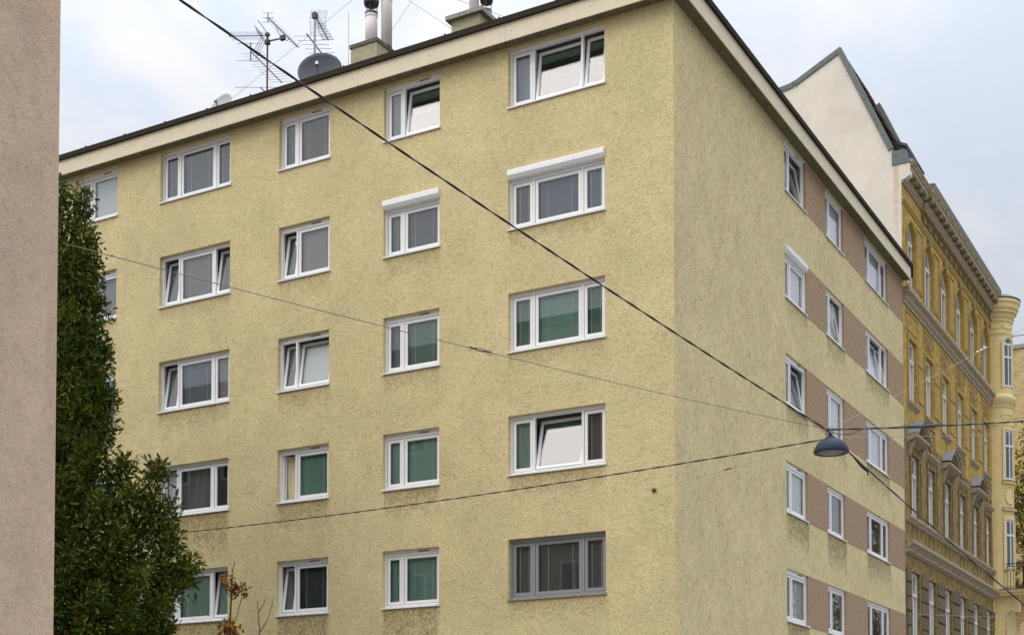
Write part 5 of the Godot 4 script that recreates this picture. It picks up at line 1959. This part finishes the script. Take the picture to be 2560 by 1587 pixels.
func lamp_and_cables():
	var t0 := 24.0
	var hub := at(2068, 1074, t0)
	var low := at(2058, 1099, t0)
	var pc := at(2079, 1131, t0)
	var d := 87.0 * t0 / F                                     # diameter in metres
	var l := thing("street_lamp", "dark blue dome street lamp hanging from cables over the crossing", "street lamp", pc)
	var R := d / 2
	var st := mb(false)
	lathe(st, [Vector2(R, 0.0), Vector2(R * 1.0, 0.02), Vector2(R * 0.93, 0.085), Vector2(R * 0.78, 0.155), Vector2(R * 0.55, 0.215), Vector2(R * 0.3, 0.245), Vector2(R * 0.14, 0.255), Vector2(R * 0.14, 0.285), Vector2(0.0, 0.285)], 40)
	obj("housing", st, M.lamp_blue, l)
	st = mb(false)
	lathe(st, [Vector2(R, 0.0), Vector2(R * 0.98, -0.012), Vector2(R * 0.72, -0.012), Vector2(R * 0.70, 0.012), Vector2(R * 0.68, 0.02)], 40)
	obj("rim", st, M.lamp_rim, l)
	st = mb(false)
	lathe(st, [Vector2(R * 0.70, 0.01), Vector2(R * 0.55, 0.12), Vector2(R * 0.2, 0.17), Vector2(0.0, 0.17)], 32)
	obj("reflector", st, M.lamp_inside, l)
	st = mb(false)
	lathe(st, [Vector2(R * 0.715, 0.0), Vector2(R * 0.5, -0.022), Vector2(R * 0.25, -0.032), Vector2(0.0, -0.035)], 32)
	obj("glass", st, M.lamp_glass, l)
	st = mb(false)
	tube(st, [Vector3(-0.07, 0.08, 0), Vector3(0.07, 0.08, 0)], 0.03, 10)
	obj("bulb", st, M.old_white, l)
	st = mb()
	var top := Vector3(0, 0.285, 0)
	var hl := hub - pc
	var ll := low - pc
	tube(st, [top, hl], 0.014, 6)
	tube(st, [top + Vector3(0.03, 0, 0), hl + Vector3(0.05, -0.05, 0)], 0.010, 6)
	tube(st, [top + Vector3(-0.03, 0, 0), ll], 0.012, 6)
	for k in 3:
		var rr := 0.05 + k * 0.012
		for j in 12:
			var a0 := TAU * j / 12.0
			var a1 := TAU * (j + 1) / 12.0
			var c := top + Vector3(-0.05 + k * 0.02, 0.055, 0.02 * k)
			tube(st, [c + Vector3(cos(a0) * rr, sin(a0) * rr * 1.3, 0), c + Vector3(cos(a1) * rr, sin(a1) * rr * 1.3, 0)], 0.005, 4, false)
	obj("hanger", st, M.steel_dark, l)
	st = mb()
	for k in 9:
		var t := k / 8.0
		ball(st, at(lerpf(2082, 2104, t), lerpf(1090, 1104, t) + 2.0 * sin(k * 2.0), t0) - pc, Vector3(0.02, 0.014, 0.02), 5)
	tube(st, [at(2080, 1090, t0) - pc, at(2106, 1106, t0) - pc], 0.016, 5)
	obj("terminal_block", st, M.steel_dark, l)
	# cables
	cable(Vector3(0.0, 10.67, 17.65), hub, 0.10, 0.0115, M.cable, "thick twisted black cable from the pink house down to the hanging lamp", true)
	var wa := at(2064, 1072, t0)
	cable(Vector3(-0.05, 7.20, 16.55), wa, 0.08, 0.0052, M.wire, "thin grey span wire from the pink house's corner to the hanging lamp")
	cable(on_z(290, 1347, 0.02), low, 0.16, 0.0105, M.cable, "black cable from the cream wall behind the oak to the hanging lamp", true)
	cable(Vector3(-0.476, 7.513, 0.09), at(2052, 1103, t0), 0.03, 0.0035, M.wire_pale, "very thin wire from the rusty wall anchor to the hanging lamp")
	var right := at(2760, 1038, 27.0)
	cable(hub, right, 0.04, 0.012, M.cable, "black cable leaving the hanging lamp level across the street with a thick splice", true)
	# splice on it
	st = mb(false)
	tube(st, [at(2235, 1070, 24.75), at(2262, 1067, 24.85), at(2300, 1066, 25.0), at(2345, 1063, 25.15), at(2364, 1062, 25.22)], [0.012, 0.024, 0.032, 0.026, 0.012], 8)
	single("cable_splice", st, M.cable, "thick black splice sleeve on the level cable beside the lamp", "splice")
	st = mb(false)
	tube(st, span(hub, at(2160, 1070, 24.4), 0.10, 14), 0.007, 5)
	single("slack_loop", st, M.cable, "slack loop of thin black lead under the level cable by the lamp", "cable")
	var far := at(2760, 1672, 22.0)
	cable(at(2119, 1127, t0), far, 0.06, 0.012, M.cable, "black cable slanting down from the lamp across the ochre house", true)
	st = mb(false)
	tube(st, [at(2104, 1106, t0), at(2114, 1113, t0), at(2119, 1127, t0), at(2132, 1138, t0), at(2150, 1160, 23.98), at(2171, 1178, 23.96)], 0.014, 6)
	tube(st, span(at(2135, 1142, t0), at(2171, 1180, 23.96), 0.035, 8), 0.009, 5)
	tube(st, [at(2170, 1174, 23.96), at(2171, 1188, 23.96)], 0.012, 5)
	single("cable_tail", st, M.cable, "taped bundle of black leads bending round the lamp's right rim", "cable")
	cable(at(2074, 1074, t0), at(2760, 715, 27.0), 0.02, 0.0042, M.wire_pale, "pale span wire rising from the lamp past the round oriel")
	st = mb(false)
	for k in 3:
		var c := at(2446 + k * 9, 880 - k * 5, 25.53)
		ball(st, c, Vector3(0.035, 0.022, 0.03), 6)
	single("turnbuckle", st, M.steel, "small shiny turnbuckle on the pale wire before the top storey windows", "turnbuckle")
	cable(at(2106, 1093, t0), at(2760, 1079, 27.0), 0.02, 0.004, M.wire_pale, "pale thin wire leaving the lamp level below the thick splice")
	# turnbuckle on the long wire from the pink house
	var p0 := Vector3(-0.05, 7.20, 16.55)
	st = mb()
	var f := wire_share(p0, wa, 1200)
	for s in [-1, 1]:
		tube(st, [p0.lerp(wa, f - 0.006) + Vector3(0, -0.07 + s * 0.017, 0), p0.lerp(wa, f + 0.006) + Vector3(0, -0.07 + s * 0.017, 0)], 0.006, 5)
	for s in [-0.013, 0.013]:
		var c := p0.lerp(wa, f + s) + Vector3(0, -0.07, 0)
		tube(st, [p0.lerp(wa, f + s * 0.4) + Vector3(0, -0.07, 0), c], 0.012, 6)
		for j in 8:
			var a0 := TAU * j / 8.0
			var a1 := TAU * (j + 1) / 8.0
			tube(st, [c + Vector3(cos(a0) * 0.04, sin(a0) * 0.025 - 0.015, 0), c + Vector3(cos(a1) * 0.04, sin(a1) * 0.025 - 0.015, 0)], 0.004, 4, false)
	single("turnbuckle", st, M.antenna, "dark turnbuckle with wire loops on the thin wire before the cream wall", "turnbuckle")
	st = mb()
	tube(st, [at(1812, 1175, 26.0), at(1829, 1170, 25.9)], 0.014, 5)
	single("wire_clamp", st, M.rust, "small rusty clamp on the very thin wire near the block's corner", "clamp")
	# wire low on the ochre house
	cable(on_x(2275, 1535, 0.08), at(2760, 1549, 50.0), 0.02, 0.008, M.wire_pale, "pale wire from a hook on the ochre house's rusticated base")

func wire_share(p: Vector3, q: Vector3, px: float) -> float:    # where along p-q the photograph column px lies
	var best := 0.0
	var err := 1e9
	for k in 1001:
		var c := p.lerp(q, k / 1000.0)
		var v := Basis.from_euler(Vector3(deg_to_rad(PITCH), deg_to_rad(YAW), 0)).inverse() * (c - CAM)
		var x := PX + F * v.x / -v.z
		if absf(x - px) < err:
			err = absf(x - px)
			best = k / 1000.0
	return best
